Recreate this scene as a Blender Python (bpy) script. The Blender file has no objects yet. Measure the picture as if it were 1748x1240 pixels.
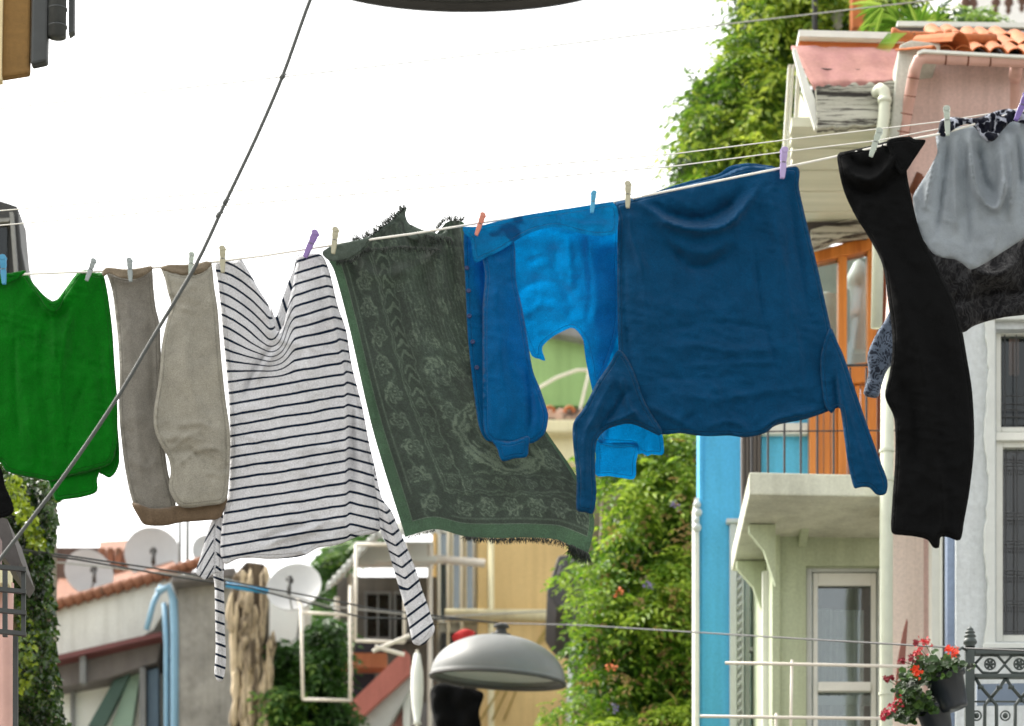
import bpy, math, random
import numpy as np
from mathutils import Vector, Matrix
from mathutils.geometry import delaunay_2d_cdt
random.seed(7); RNG = np.random.default_rng(11)
SC = bpy.context.scene; COL = SC.collection
R = math.radians
# ---------------------------------------------------------------- camera maths: level long lens with a rise
F, HY, CX, CZ = 6000.0, 2600.0, 874.0, 1.6
def W(px, py, d): return ((px-CX)*d/F, d, CZ+(HY-py)*d/F)
def gy(d): return HY+CZ*F/d            # picture row of the ground at distance d
def mm(px, d): return px*d/F           # pixels to metres at distance d
def S(r, g, b, k=1.0):
    f = lambda c: (c/255/12.92 if c/255 <= .04045 else ((c/255+.055)/1.055)**2.4)*k
    return (min(f(r), .9), min(f(g), .9), min(f(b), .9), 1)
# ---------------------------------------------------------------- noise
_T = RNG.random((256, 256))
def vnoise(x, y, s=0):
    x = np.asarray(x, float)+s*17.3; y = np.asarray(y, float)+s*9.1
    xi = np.floor(x).astype(int); yi = np.floor(y).astype(int); fx = x-xi; fy = y-yi
    fx = fx*fx*(3-2*fx); fy = fy*fy*(3-2*fy)
    g = lambda a, b: _T[a & 255, b & 255]
    return (g(xi, yi)*(1-fx)+g(xi+1, yi)*fx)*(1-fy)+(g(xi, yi+1)*(1-fx)+g(xi+1, yi+1)*fx)*fy
def fbm(x, y, s=0, o=4):
    r = 0; a = .5
    for k in range(o):
        r = r+a*vnoise(x, y, s+k*3); x = np.asarray(x)*2.03; y = np.asarray(y)*2.03; a *= .5
    return r
def sstep(a, b, x):
    t = np.clip((x-a)/(b-a), 0, 1); return t*t*(3-2*t)
# ---------------------------------------------------------------- materials
MATS = {}
def nodes(name):
    m = bpy.data.materials.new(name); m.use_nodes = True
    nt = m.node_tree; b = nt.nodes['Principled BSDF']; MATS[name] = m
    return m, nt, b
def lk(nt, a, b): nt.links.new(a, b)
def noise(nt, scale, detail=4, rough=.55, coord='Object', stretch=None):
    tc = nt.nodes.new('ShaderNodeTexCoord'); n = nt.nodes.new('ShaderNodeTexNoise')
    n.inputs['Scale'].default_value = scale; n.inputs['Detail'].default_value = detail; n.inputs['Roughness'].default_value = rough
    if stretch:
        mp = nt.nodes.new('ShaderNodeMapping'); mp.inputs['Scale'].default_value = stretch
        lk(nt, tc.outputs[coord], mp.inputs['Vector']); lk(nt, mp.outputs[0], n.inputs['Vector'])
    else: lk(nt, tc.outputs[coord], n.inputs['Vector'])
    return n
def ramp(nt, src, stops, interp='LINEAR'):
    r = nt.nodes.new('ShaderNodeValToRGB'); e = r.color_ramp.elements; r.color_ramp.interpolation = interp
    while len(e) < len(stops): e.new(.5)
    for i, (p, c) in enumerate(stops): e[i].position = p; e[i].color = c
    lk(nt, src, r.inputs[0]); return r
def mixc(nt, fac, a, b, mode='MIX'):
    x = nt.nodes.new('ShaderNodeMix'); x.data_type = 'RGBA'; x.blend_type = mode
    for s, v in ((x.inputs[0], fac), (x.inputs[6], a), (x.inputs[7], b)):
        if isinstance(v, (int, float)): s.default_value = v
        elif isinstance(v, tuple): s.default_value = v
        else: lk(nt, v, s)
    return x.outputs[2]
def bump(nt, src, strength, dist, prev=None):
    b = nt.nodes.new('ShaderNodeBump'); b.inputs['Strength'].default_value = strength; b.inputs['Distance'].default_value = dist
    lk(nt, src, b.inputs['Height'])
    if prev is not None: lk(nt, prev, b.inputs['Normal'])
    return b.outputs[0]
def dk(c, k): return (c[0]*k, c[1]*k, c[2]*k, 1)
def plaster(name, c, dirt=.6, stain=None, grain=60, rough=.9, streak=(6, 6, 1.2), bd=.004, thr=(.42, .72)):
    c = tuple(min(v*1.32, .82) for v in c[:3])+(1,)
    m, nt, b = nodes(name)
    n1 = noise(nt, 1.0, 6, .65, stretch=streak); n2 = noise(nt, grain, 5, .7)
    r = ramp(nt, n1.outputs[0], [(thr[0], (0, 0, 0, 1)), (thr[1], (1, 1, 1, 1))])
    c1 = mixc(nt, r.outputs[0], c, stain or dk(c, dirt))
    r2 = ramp(nt, n2.outputs[0], [(.3, (.86, .86, .86, 1)), (.7, (1.08, 1.08, 1.08, 1))])
    n4 = noise(nt, 1.0, 6, .7, stretch=(11, 11, .45)); r4 = ramp(nt, n4.outputs[0], [(.40, (.74, .73, .70, 1)), (.54, (1, 1, 1, 1))])   # rain streaks
    c1 = mixc(nt, .38, c1, mixc(nt, 1.0, c1, r4.outputs[0], 'MULTIPLY'))
    n5 = noise(nt, 2.3, 9, .78); n5.inputs['Distortion'].default_value = 1.2; r5 = ramp(nt, n5.outputs[0], [(.494, (1, 1, 1, 1)), (.5, (.55, .53, .5, 1)), (.506, (1, 1, 1, 1))])   # hairline cracks
    c1 = mixc(nt, .22, c1, mixc(nt, 1.0, c1, r5.outputs[0], 'MULTIPLY'))
    lk(nt, mixc(nt, 1.0, c1, r2.outputs[0], 'MULTIPLY'), b.inputs['Base Color'])
    n3 = noise(nt, 4, 3, .5)
    lk(nt, bump(nt, n2.outputs[0], .5, bd, bump(nt, n3.outputs[0], .5, .02)), b.inputs['Normal'])
    b.inputs['Roughness'].default_value = rough; return m
def paint(name, c, rough=.45, var=.12, chips=None, thr=.66, metal=0, scale=9):
    m, nt, b = nodes(name)
    n1 = noise(nt, scale, 7, .7); r = ramp(nt, n1.outputs[0], [(.3, dk(c, 1-var)), (.65, c)])
    src = r.outputs[0]
    if chips:
        n2 = noise(nt, scale*1.6, 8, .75, stretch=(1, 1, .5)); r2 = ramp(nt, n2.outputs[0], [(thr-.03, (0, 0, 0, 1)), (thr+.02, (1, 1, 1, 1))])
        src = mixc(nt, r2.outputs[0], src, chips)
    lk(nt, src, b.inputs['Base Color']); b.inputs['Roughness'].default_value = rough; b.inputs['Metallic'].default_value = metal
    lk(nt, bump(nt, n1.outputs[0], .4, .004), b.inputs['Normal']); return m
def wood(name, c1, c2, rough=.5, axis=2, scale=14, crack=None):
    m, nt, b = nodes(name)
    st = [9, 9, 9]; st[axis] = .7
    n = noise(nt, scale/9, 7, .65, stretch=tuple(st)); r = ramp(nt, n.outputs[0], [(.3, c1), (.68, c2)])
    src = r.outputs[0]
    if crack:
        st2 = [26, 26, 26]; st2[axis] = 1.2
        n2 = noise(nt, 1, 8, .8, stretch=tuple(st2)); r2 = ramp(nt, n2.outputs[0], [(.455, (1, 1, 1, 1)), (.51, (0, 0, 0, 1))])
        src = mixc(nt, r2.outputs[0], src, crack)
        lk(nt, bump(nt, n2.outputs[0], .8, .012), b.inputs['Normal'])
    else: lk(nt, bump(nt, n.outputs[0], .3, .003), b.inputs['Normal'])
    lk(nt, src, b.inputs['Base Color']); b.inputs['Roughness'].default_value = rough; return m
def fabric(name, c, trans=.15, rough=.95, wr=.35, weave=430, var=.14, sheen=.15, hem=True, tc=None, colour=None, blotch=None, wrs=34):
    m, nt, b = nodes(name)
    n = noise(nt, 14, 5, .6); r = ramp(nt, n.outputs[0], [(.3, (1-var,)*3+(1,)), (.7, (1+var,)*3+(1,))])
    base = c if colour is None else colour(nt)
    if blotch:
        nb = noise(nt, blotch[1], 3, .5); rb = ramp(nt, nb.outputs[0], [(blotch[2], (0, 0, 0, 1)), (blotch[2]+.03, (1, 1, 1, 1))])
        base = mixc(nt, rb.outputs[0], base, blotch[0])
    src = mixc(nt, 1.0, base, r.outputs[0], 'MULTIPLY')
    n2 = noise(nt, weave, 2, .5); n3 = noise(nt, wrs, 5, .6); n3.inputs['Distortion'].default_value = .6
    # speckle of the yarn
    rs = ramp(nt, n2.outputs[0], [(.3, (.74, .74, .74, 1)), (.7, (1.26, 1.26, 1.26, 1))]); src = mixc(nt, 1.0, src, rs.outputs[0], 'MULTIPLY')
    lk(nt, src, b.inputs['Base Color'])
    nr = bump(nt, n3.outputs[0], wr, .010, bump(nt, n2.outputs[0], .35, .0008))
    if hem:
        at = nt.nodes.new('ShaderNodeAttribute'); at.attribute_name = 'edge'
        rr = ramp(nt, at.outputs['Fac'], [(.055, (1, 1, 1, 1)), (.068, (.2, .2, .2, 1)), (.08, (.9, .9, .9, 1))])
        nr = bump(nt, rr.outputs[0], .9, .004, nr)
    lk(nt, nr, b.inputs['Normal']); b.inputs['Roughness'].default_value = rough
    b.inputs['Sheen Weight'].default_value = sheen; b.inputs['Specular IOR Level'].default_value = .15
    if trans > 0:
        t = nt.nodes.new('ShaderNodeBsdfTranslucent'); mx = nt.nodes.new('ShaderNodeMixShader'); mx.inputs[0].default_value = trans
        if tc: t.inputs[0].default_value = tc
        else: lk(nt, src, t.inputs[0])
        lk(nt, nr, t.inputs['Normal'])
        lk(nt, b.outputs[0], mx.inputs[1]); lk(nt, t.outputs[0], mx.inputs[2]); lk(nt, mx.outputs[0], nt.nodes['Material Output'].inputs[0])
    return m
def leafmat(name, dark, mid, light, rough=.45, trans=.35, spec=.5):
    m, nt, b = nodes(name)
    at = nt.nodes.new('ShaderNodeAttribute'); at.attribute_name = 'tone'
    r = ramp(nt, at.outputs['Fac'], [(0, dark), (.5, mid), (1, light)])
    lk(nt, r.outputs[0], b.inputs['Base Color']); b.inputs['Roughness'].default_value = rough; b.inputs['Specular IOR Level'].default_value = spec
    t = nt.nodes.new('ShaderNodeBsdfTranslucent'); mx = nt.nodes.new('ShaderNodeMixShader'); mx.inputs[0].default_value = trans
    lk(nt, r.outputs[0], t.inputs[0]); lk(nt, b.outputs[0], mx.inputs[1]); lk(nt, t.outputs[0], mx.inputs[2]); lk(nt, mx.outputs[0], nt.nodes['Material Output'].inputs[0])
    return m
def glassmat(name, tint=(.75, .8, .8, 1), fac=.3):
    m, nt, b = nodes(name)
    t = nt.nodes.new('ShaderNodeBsdfTransparent'); t.inputs[0].default_value = tint
    g = nt.nodes.new('ShaderNodeBsdfGlossy'); g.inputs['Roughness'].default_value = .06; g.inputs[0].default_value = (.7, .74, .76, 1)
    n = noise(nt, 3, 2, .5); lk(nt, bump(nt, n.outputs[0], .2, .01), g.inputs['Normal'])
    mx = nt.nodes.new('ShaderNodeMixShader'); mx.inputs[0].default_value = fac
    lk(nt, t.outputs[0], mx.inputs[1]); lk(nt, g.outputs[0], mx.inputs[2]); lk(nt, mx.outputs[0], nt.nodes['Material Output'].inputs[0]); return m
# ---------------------------------------------------------------- objects
def T(name, label, cat, loc, group=None, kind=None):
    o = bpy.data.objects.new(name, None); o.empty_display_size = .1; COL.objects.link(o); o.location = loc
    o['label'] = label; o['category'] = cat
    if group: o['group'] = group
    if kind: o['kind'] = kind
    return o
def root_loc(p):
    while p.parent: p = p.parent
    return Vector(p.location)
class MB:
    def __init__(s): s.v = []; s.f = []; s.n = 0; s.attr = {}
    def add(s, v, f):
        o = len(s.v); s.v += [tuple(p) for p in v]; s.f += [tuple(i+o for i in q) for q in f]; return s
    def prism(s, poly, d, t):
        """polygon in picture pixels at distance d (one number or one per point), pushed straight back by t metres"""
        n = len(poly); ds = d if isinstance(d, (list, tuple)) else [d]*n
        a = [W(p[0], p[1], q) for p, q in zip(poly, ds)]; b = [(x, y+t, z) for x, y, z in a]
        s.add(a+b, [tuple(range(n)), tuple(range(2*n-1, n-1, -1))]+[(i, i+n, (i+1) % n+n, (i+1) % n) for i in range(n)]); return s
    def rect(s, x0, y0, x1, y1, d, t): return s.prism([(x0, y0), (x0, y1), (x1, y1), (x1, y0)], d, t)
    def box(s, x0, x1, y0, y1, z0, z1):
        v = [(x, y, z) for x in (x0, x1) for y in (y0, y1) for z in (z0, z1)]
        s.add(v, [(0, 1, 3, 2), (4, 6, 7, 5), (0, 4, 5, 1), (2, 3, 7, 6), (0, 2, 6, 4), (1, 5, 7, 3)]); return s
    def tube(s, pts, r, seg=8, closed=False, flat=1.0):
        pts = [Vector(p) for p in pts]; n = len(pts); rs = r if isinstance(r, (list, tuple)) else [r]*n
        up = None; vs = []
        for i, p in enumerate(pts):
            if closed: t = (pts[(i+1) % n]-pts[i-1]).normalized()
            else: t = (pts[min(i+1, n-1)]-pts[max(i-1, 0)]).normalized()
            if up is None: up = Vector((0, 1, 0)) if abs(t.y) < .9 else Vector((0, 0, 1))
            a = t.cross(up).normalized(); up = a.cross(t).normalized()
            for k in range(seg):
                th = 2*math.pi*k/seg; vs.append(p+a*math.cos(th)*rs[i]+up*math.sin(th)*rs[i]*flat)
        fs = []
        m = n if closed else n-1
        for i in range(m):
            for k in range(seg):
                j = (i+1) % n; fs.append((i*seg+k, i*seg+(k+1) % seg, j*seg+(k+1) % seg, j*seg+k))
        if not closed: fs += [tuple(range(seg-1, -1, -1)), tuple((n-1)*seg+k for k in range(seg))]
        return s.add(vs, fs)
    def tpx(s, pts, r, seg=8, dflt=None):
        """tube through (px, py, d) points, radius in pixels at the first point"""
        return s.tube([W(*p) for p in pts], [mm(r, p[2]) for p in pts], seg)
    def lathe(s, prof, c, seg=32, rot=None, cap=False):
        M = rot or Matrix.Identity(3); c = Vector(c); vs = []; n = len(prof)
        for r, z in prof:
            for k in range(seg):
                th = 2*math.pi*k/seg; vs.append(c+M @ Vector((r*math.cos(th), r*math.sin(th), z)))
        fs = [(i*seg+k, i*seg+(k+1) % seg, (i+1)*seg+(k+1) % seg, (i+1)*seg+k) for i in range(n-1) for k in range(seg)]
        if cap: fs += [tuple(range(seg-1, -1, -1)), tuple((n-1)*seg+k for k in range(seg))]
        return s.add(vs, fs)
    def sphere(s, c, r, seg=10, sc=(1, 1, 1)):
        pr = [(math.sin(math.pi*i/seg)*r+1e-5, -math.cos(math.pi*i/seg)*r) for i in range(seg+1)]
        return s.lathe(pr, c, seg, Matrix.Diagonal(sc))
    def build(s, name, mat, parent=None, smooth=False, bev=0, label=None, cat=None, group=None, kind=None, attrs=None, fixn=True):
        me = bpy.data.meshes.new(name)
        V = np.array(s.v, float)
        if parent is not None: o0 = np.array(root_loc(parent))
        else:
            mn = V.min(0); mx = V.max(0); o0 = np.array([(mn[0]+mx[0])/2, (mn[1]+mx[1])/2, mn[2]])
        me.from_pydata((V-o0).tolist(), [], s.f)
        for k, arr in (attrs or {}).items():
            a = me.attributes.new(k, 'FLOAT', 'POINT'); a.data.foreach_set('value', np.asarray(arr, np.float32))
        if fixn:
            import bmesh
            bm = bmesh.new(); bm.from_mesh(me); bmesh.ops.recalc_face_normals(bm, faces=bm.faces); bm.to_mesh(me); bm.free()
        if smooth: me.shade_smooth() if hasattr(me, 'shade_smooth') else [setattr(p, 'use_smooth', True) for p in me.polygons]
        me.materials.append(mat if not isinstance(mat, str) else MATS[mat])
        o = bpy.data.objects.new(name, me); COL.objects.link(o)
        if parent is not None: o.parent = parent
        else: o.location = o0
        if label: o['label'] = label
        if cat: o['category'] = cat
        if group: o['group'] = group
        if kind: o['kind'] = kind
        if bev:
            b = o.modifiers.new('bev', 'BEVEL'); b.width = bev; b.segments = 2; b.limit_method = 'ANGLE'; b.angle_limit = R(40)
        return o
def cat_rom(pts, step=5, closed=True):
    P = np.array(pts, float)[:, :2]; n = len(P); out = []
    rng = range(n) if closed else range(n-1)
    for i in rng:
        g = (lambda k: P[k % n]) if closed else (lambda k: P[min(max(k, 0), n-1)])
        p0, p1, p2, p3 = g(i-1), g(i), g(i+1), g(i+2)
        k = max(1, int(np.hypot(*(p2-p1))/step))
        # keep tangents short next to short neighbours so corners stay corners
        L = np.hypot(*(p2-p1)); m1 = (p2-p0)*.5; m2 = (p3-p1)*.5
        for m in (m1, m2):
            l = np.hypot(*m)
            if l > L: m *= L/l
        for j in range(k):
            t = j/k; out.append((2*t**3-3*t**2+1)*p1+(t**3-2*t**2+t)*m1+(-2*t**3+3*t**2)*p2+(t**3-t**2)*m2)
    if not closed: out.append(P[-1])
    return np.array(out)
def inside(P, poly):
    x, y = P[:, 0], P[:, 1]; r = np.zeros(len(P), bool); n = len(poly); j = n-1
    for i in range(n):
        xi, yi = poly[i]; xj, yj = poly[j]
        c = ((yi > y) != (yj > y)) & (x < (xj-xi)*(y-yi)/(yj-yi+1e-12)+xi); r ^= c; j = i
    return r
def pdist(P, line, closed=False):
    """distance to a polyline, signed side, and parameter along it 0..1"""
    L = np.array(line, float)[:, :2]
    if closed: L = np.vstack([L, L[:1]])
    best = np.full(len(P), 1e9); side = np.zeros(len(P)); par = np.zeros(len(P)); n = len(L)-1
    for i in range(n):
        a, b = L[i], L[i+1]; ab = b-a; q = ab.dot(ab)+1e-9
        t = np.clip(((P-a) @ ab)/q, 0, 1); dv = P-(a+t[:, None]*ab); dd = np.hypot(dv[:, 0], dv[:, 1])
        k = dd < best; best[k] = dd[k]; side[k] = np.sign(ab[0]*dv[k, 1]-ab[1]*dv[k, 0]); par[k] = (i+t[k])/n
    return best, side, par
def cloth(name, outline, mat, parent=None, d=11.0, folds=(), nz=(.006, 60, 60, 0), step=5, puff=.02, pr=14, bend=None, attr=None, seed=0, sharp=False, crease=1.0, single=False, **kw):
    """a piece of hanging cloth: outline in picture pixels, front and back sheet sewn at the outline, folds as relief (metres, + = towards the camera)"""
    out = cat_rom(outline, step) if not sharp else np.array(cat_rom(outline, step))
    mn = out.min(0); mx = out.max(0); xs = np.arange(mn[0], mx[0], step); ys = np.arange(mn[1], mx[1], step*.866)
    G = np.array([(x+(step/2 if j % 2 else 0), y) for j, y in enumerate(ys) for x in xs])
    G = G+RNG.uniform(-.12, .12, G.shape)*step
    G = G[inside(G, out)]; dd, _, _ = pdist(G, out, True); G = G[dd > step*.45]
    allp = np.vstack([out, G]); n = len(out)
    r = delaunay_2d_cdt([Vector(p) for p in allp.tolist()], [(i, (i+1) % n) for i in range(n)], [], 1, 1e-4)
    V = np.array([tuple(v) for v in r[0]]); tr = [tuple(f) for f in r[2]]
    de, _, _ = pdist(V, out, True); bnd = de < 1e-3
    x, y = V[:, 0], V[:, 1]; rel = np.zeros(len(V))
    if nz:
        a, sx, sy, ang = nz; c, s_ = math.cos(R(ang)), math.sin(R(ang)); u = (x*c+y*s_)/sx; w = (-x*s_+y*c)/sy
        rel += a*2*(fbm(u, w, seed)-.47)
        if sx*sy > 500:   # crumple creases that run across the drape
            k1 = 1-np.abs(2*vnoise(x/34+y/90, y/15-x/60, seed+40)-1); k2 = 1-np.abs(2*vnoise(x/16-y/120, y/70, seed+50)-1); mk = sstep(.42, .7, vnoise(x/70, y/70, seed+60))
            rel += .006*crease*(k1**4*mk+.8*k2**4)
    for fo in folds:
        line, wd, am = fo[:3]; ty = fo[3] if len(fo) > 3 else 'g'
        wd = wd*.8; am = am*1.7
        q, sd, pa = pdist(V, cat_rom(line, 8, False)); tp = np.clip(np.minimum(pa, 1-pa)*4+.05, 0, 1)
        if 'n' in ty: tp = 1
        if ty[0] == 'g': rel += am*np.exp(-(q/wd)**1.35)*tp
        elif ty[0] == 's': rel += am*sd*(1-np.exp(-q/(wd*.35)))*np.exp(-(q/(wd*2.2))**2)*tp   # overlap step
    base = np.full(len(V), float(d))
    if bend is not None: base = base+bend(x, y)
    pf = puff*.30*(1-np.exp(-de/(pr*.45)))
    df = base-rel-pf-.0008; db = base-rel*.6+pf*.8+.0008
    out_v = [W(px, py, q) for px, py, q in zip(x, y, df)]
    idx = {}; k = len(out_v)
    for i in range(len(V)):
        if not bnd[i]: idx[i] = k; k += 1; out_v.append(W(x[i], y[i], db[i]))
        else: idx[i] = i
    mb = MB(); mb.v = out_v; mb.f = tr+[(idx[c], idx[b], idx[a]) for a, b, c in tr]
    full = np.array(list(range(len(V)))+[i for i in range(len(V)) if not bnd[i]])
    if single: mb.v = out_v[:len(V)]; mb.f = tr; full = np.arange(len(V))
    at = {'edge': np.clip(de[full]/100, 0, 1)}
    if attr is not None: at['stripe'] = attr(x, y)[full]
    return mb.build(name, mat, parent, smooth=True, attrs=at, **kw)
def leaves(name, mat, parent, pts, size, aspect=.45, droop=.5, toneb=None, smooth=False, seed=0, fold=.25, face=.6, **kw):
    """leaf blades at world points pts (N,3); each a folded diamond of two quads"""
    rg = np.random.default_rng(seed+5); n = len(pts); L = size*rg.uniform(.6, 1.3, n)
    ax = rg.normal(0, 1, (n, 3)); ax[:, 2] = ax[:, 2]*.6-droop; ax /= np.linalg.norm(ax, axis=1)[:, None]
    nr = rg.normal(0, 1, (n, 3))+np.array([-.2, -face, .5]); b = np.cross(ax, nr); b /= np.linalg.norm(b, axis=1)[:, None]; nn = np.cross(b, ax)
    Wd = L*aspect
    c = lambda v: v[:, None]
    p0 = pts; p1 = pts+ax*c(L*.45)+b*c(Wd*.5)+nn*c(Wd*fold); p2 = pts+ax*c(L); p3 = pts+ax*c(L*.45)-b*c(Wd*.5)+nn*c(Wd*fold); p4 = pts+ax*c(L*.45)
    V = np.stack([p0, p1, p2, p3, p4], 1).reshape(-1, 3)
    mb = MB(); mb.v = V.tolist(); mb.f = [q for i in range(n) for q in ((5*i, 5*i+4, 5*i+1), (5*i+4, 5*i+2, 5*i+1), (5*i, 5*i+3, 5*i+4), (5*i+4, 5*i+3, 5*i+2))]
    tone = rg.beta(2, 2, n) if toneb is None else np.clip(toneb+rg.normal(0, .16, n), 0, 1)
    return mb.build(name, mat, parent, attrs={'tone': np.repeat(tone, 5)}, fixn=False, **kw)
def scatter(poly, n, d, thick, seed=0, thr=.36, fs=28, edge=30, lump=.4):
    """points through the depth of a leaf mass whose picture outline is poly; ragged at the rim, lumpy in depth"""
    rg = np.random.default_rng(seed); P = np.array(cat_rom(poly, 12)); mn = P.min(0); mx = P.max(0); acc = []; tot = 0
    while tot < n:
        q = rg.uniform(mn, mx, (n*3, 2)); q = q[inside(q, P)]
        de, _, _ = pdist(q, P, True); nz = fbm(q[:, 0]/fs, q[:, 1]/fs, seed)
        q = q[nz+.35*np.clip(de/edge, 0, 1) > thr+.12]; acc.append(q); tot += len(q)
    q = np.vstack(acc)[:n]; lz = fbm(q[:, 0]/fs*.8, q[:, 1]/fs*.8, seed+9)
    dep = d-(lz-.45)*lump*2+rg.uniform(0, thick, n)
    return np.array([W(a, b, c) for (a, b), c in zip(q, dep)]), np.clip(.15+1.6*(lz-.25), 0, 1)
# ================================================================= LAUNDRY
D = 11.0
GR = 'garments pegged on the clothesline'
rope = paint('rope_white', S(244, 242, 234), .8, .15); ropeg = paint('rope_grey', S(165, 165, 160), .8, .2)
fabric('green_cotton', S(0, 112, 14), .3); fabric('grey_jersey', S(158, 155, 143), .18, blotch=None); fabric('grey_jersey_shaded', S(130, 127, 119), .15)  # darker grey jersey: same sweatpants cloth, shade put into the colour of one leg
fabric('hem_rib', S(128, 116, 98), .15, hem=False); fabric('brown_elastic', S(106, 90, 72), .1, hem=False, weave=500); fabric('black_jersey', S(8, 9, 10), .0, sheen=.0, wrs=20)
fabric('teal_jersey', S(0, 64, 102), .14, weave=430, wr=.5, sheen=.08); fabric('blue_cotton', S(0, 108, 168), .5, wr=.3)
fabric('blue_facing', S(0, 104, 156), .35, blotch=(S(0, 66, 110), 5, .56))
fabric('grey_satin', S(160, 168, 174), .4, .85, .25, 1200, hem=False, wrs=18)
def stripes(nt, w=.225, per=18.6, c1=S(214, 215, 218), c2=S(6, 26, 48)):
    at = nt.nodes.new('ShaderNodeAttribute'); at.attribute_name = 'stripe'
    m1 = nt.nodes.new('ShaderNodeMath'); m1.operation = 'DIVIDE'; m1.inputs[1].default_value = per; lk(nt, at.outputs['Fac'], m1.inputs[0])
    m2 = nt.nodes.new('ShaderNodeMath'); m2.operation = 'FRACT'; lk(nt, m1.outputs[0], m2.inputs[0])
    r = ramp(nt, m2.outputs[0], [(0, c2), (w, c1)], 'CONSTANT'); return r.outputs[0]
fabric('striped_cotton', None, .22, colour=stripes, wr=.3, var=.05)
def leopard(nt, a=S(120, 128, 138), b=S(30, 34, 42), sc=38, st=(1.5, 1, .8), t=.34):
    tc = nt.nodes.new('ShaderNodeTexCoord'); mp = nt.nodes.new('ShaderNodeMapping'); mp.inputs['Scale'].default_value = st
    n = nt.nodes.new('ShaderNodeTexNoise'); n.inputs['Scale'].default_value = 12; lk(nt, tc.outputs['Object'], n.inputs['Vector'])
    mxv = nt.nodes.new('ShaderNodeMix'); mxv.data_type = 'VECTOR'; mxv.inputs[0].default_value = .12
    lk(nt, tc.outputs['Object'], mxv.inputs[4]); lk(nt, n.outputs['Color'], mxv.inputs[5]); lk(nt, mxv.outputs[1], mp.inputs['Vector'])
    v = nt.nodes.new('ShaderNodeTexVoronoi'); v.inputs['Scale'].default_value = sc; lk(nt, mp.outputs[0], v.inputs['Vector'])
    r = ramp(nt, v.outputs['Distance'], [(t, b), (t+.1, a)]); return r.outputs[0]
fabric('floral_cotton', None, .05, colour=lambda nt: leopard(nt, S(160, 165, 178), S(12, 16, 30), 46, (1, 1, 1), .58), hem=False)
fabric('leopard_fleece', None, .05, colour=lambda nt: leopard(nt, S(52, 52, 53), S(28, 28, 30), 70, (1.8, 1, .5), .5), hem=False, wr=.8)
fabric('leopard_sleeve', None, .1, colour=lambda nt: leopard(nt, S(96, 108, 124), S(48, 54, 66), 95, (1.6, 1, .7), .40), hem=False)

# ---- ropes
def ropething(pts, r, m, label, name='clothesline', cat='clothesline', g='ropes strung across the street', sag=0, knots=()):
    P = []
    for i in range(len(pts)-1):
        a, b = Vector(W(*pts[i])), Vector(W(*pts[i+1])); k = 8
        for j in range(k): P.append(a.lerp(b, j/k)+Vector((0, 0, -sag*4*(j/k)*(1-j/k))))
    P.append(Vector(W(*pts[-1])))
    mb = MB(); mb.tube(P, r, 8)
    return mb.build(name, m, None, smooth=True, label=label, cat=cat, group=g)
LINE = [(-60, 473), (4, 470), (205, 462), (330, 452), (450, 437), (620, 411), (700, 400), (800, 384), (1050, 345), (1080, 339), (1098, 335), (1310, 292), (1330, 288), (1430, 267), (1545, 240), (1610, 228), (1720, 196), (1800, 178)]
def ly(x):
    return float(np.interp(x, [p[0] for p in LINE], [p[1] for p in LINE]))
ropething([(-1500, 640, 11)]+[(a, b, 10.90 if 1090 < a < 1320 else 10.955 if a > 1500 or 640 < a < 760 else 10.985) for a, b in LINE]+[(2400, 20, 11)], .0036, rope, 'white rope clothesline carrying the whole row of washing')
ropething([(-1500, 520, 11.8), (0, 385, 11.8), (1150, 284, 11.7), (1350, 258, 11.7), (1500, 240, 11.65), (1610, 219, 11.6), (1760, 192, 11.6), (2400, 60, 11.6)], .0021, rope, 'empty grey rope just above the lilac peg of the teal shirt')
ropething([(-1500, 500, 12.2), (0, 360, 12.2), (1150, 263, 12.0), (1350, 238, 12), (1605, 208, 12), (1760, 183, 12), (2400, 70, 12)], .0021, rope, 'grey empty rope just above the other one, crossing behind the clear peg of the skirt')
ropething([(-1800, 380, 19), (0, 186, 19), (480, 132, 19), (900, 84, 19), (1260, 39, 19), (1560, 4, 19), (2600, -150, 19)], .0042, ropeg, 'thin high rope crossing the sky above all the washing')

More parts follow.
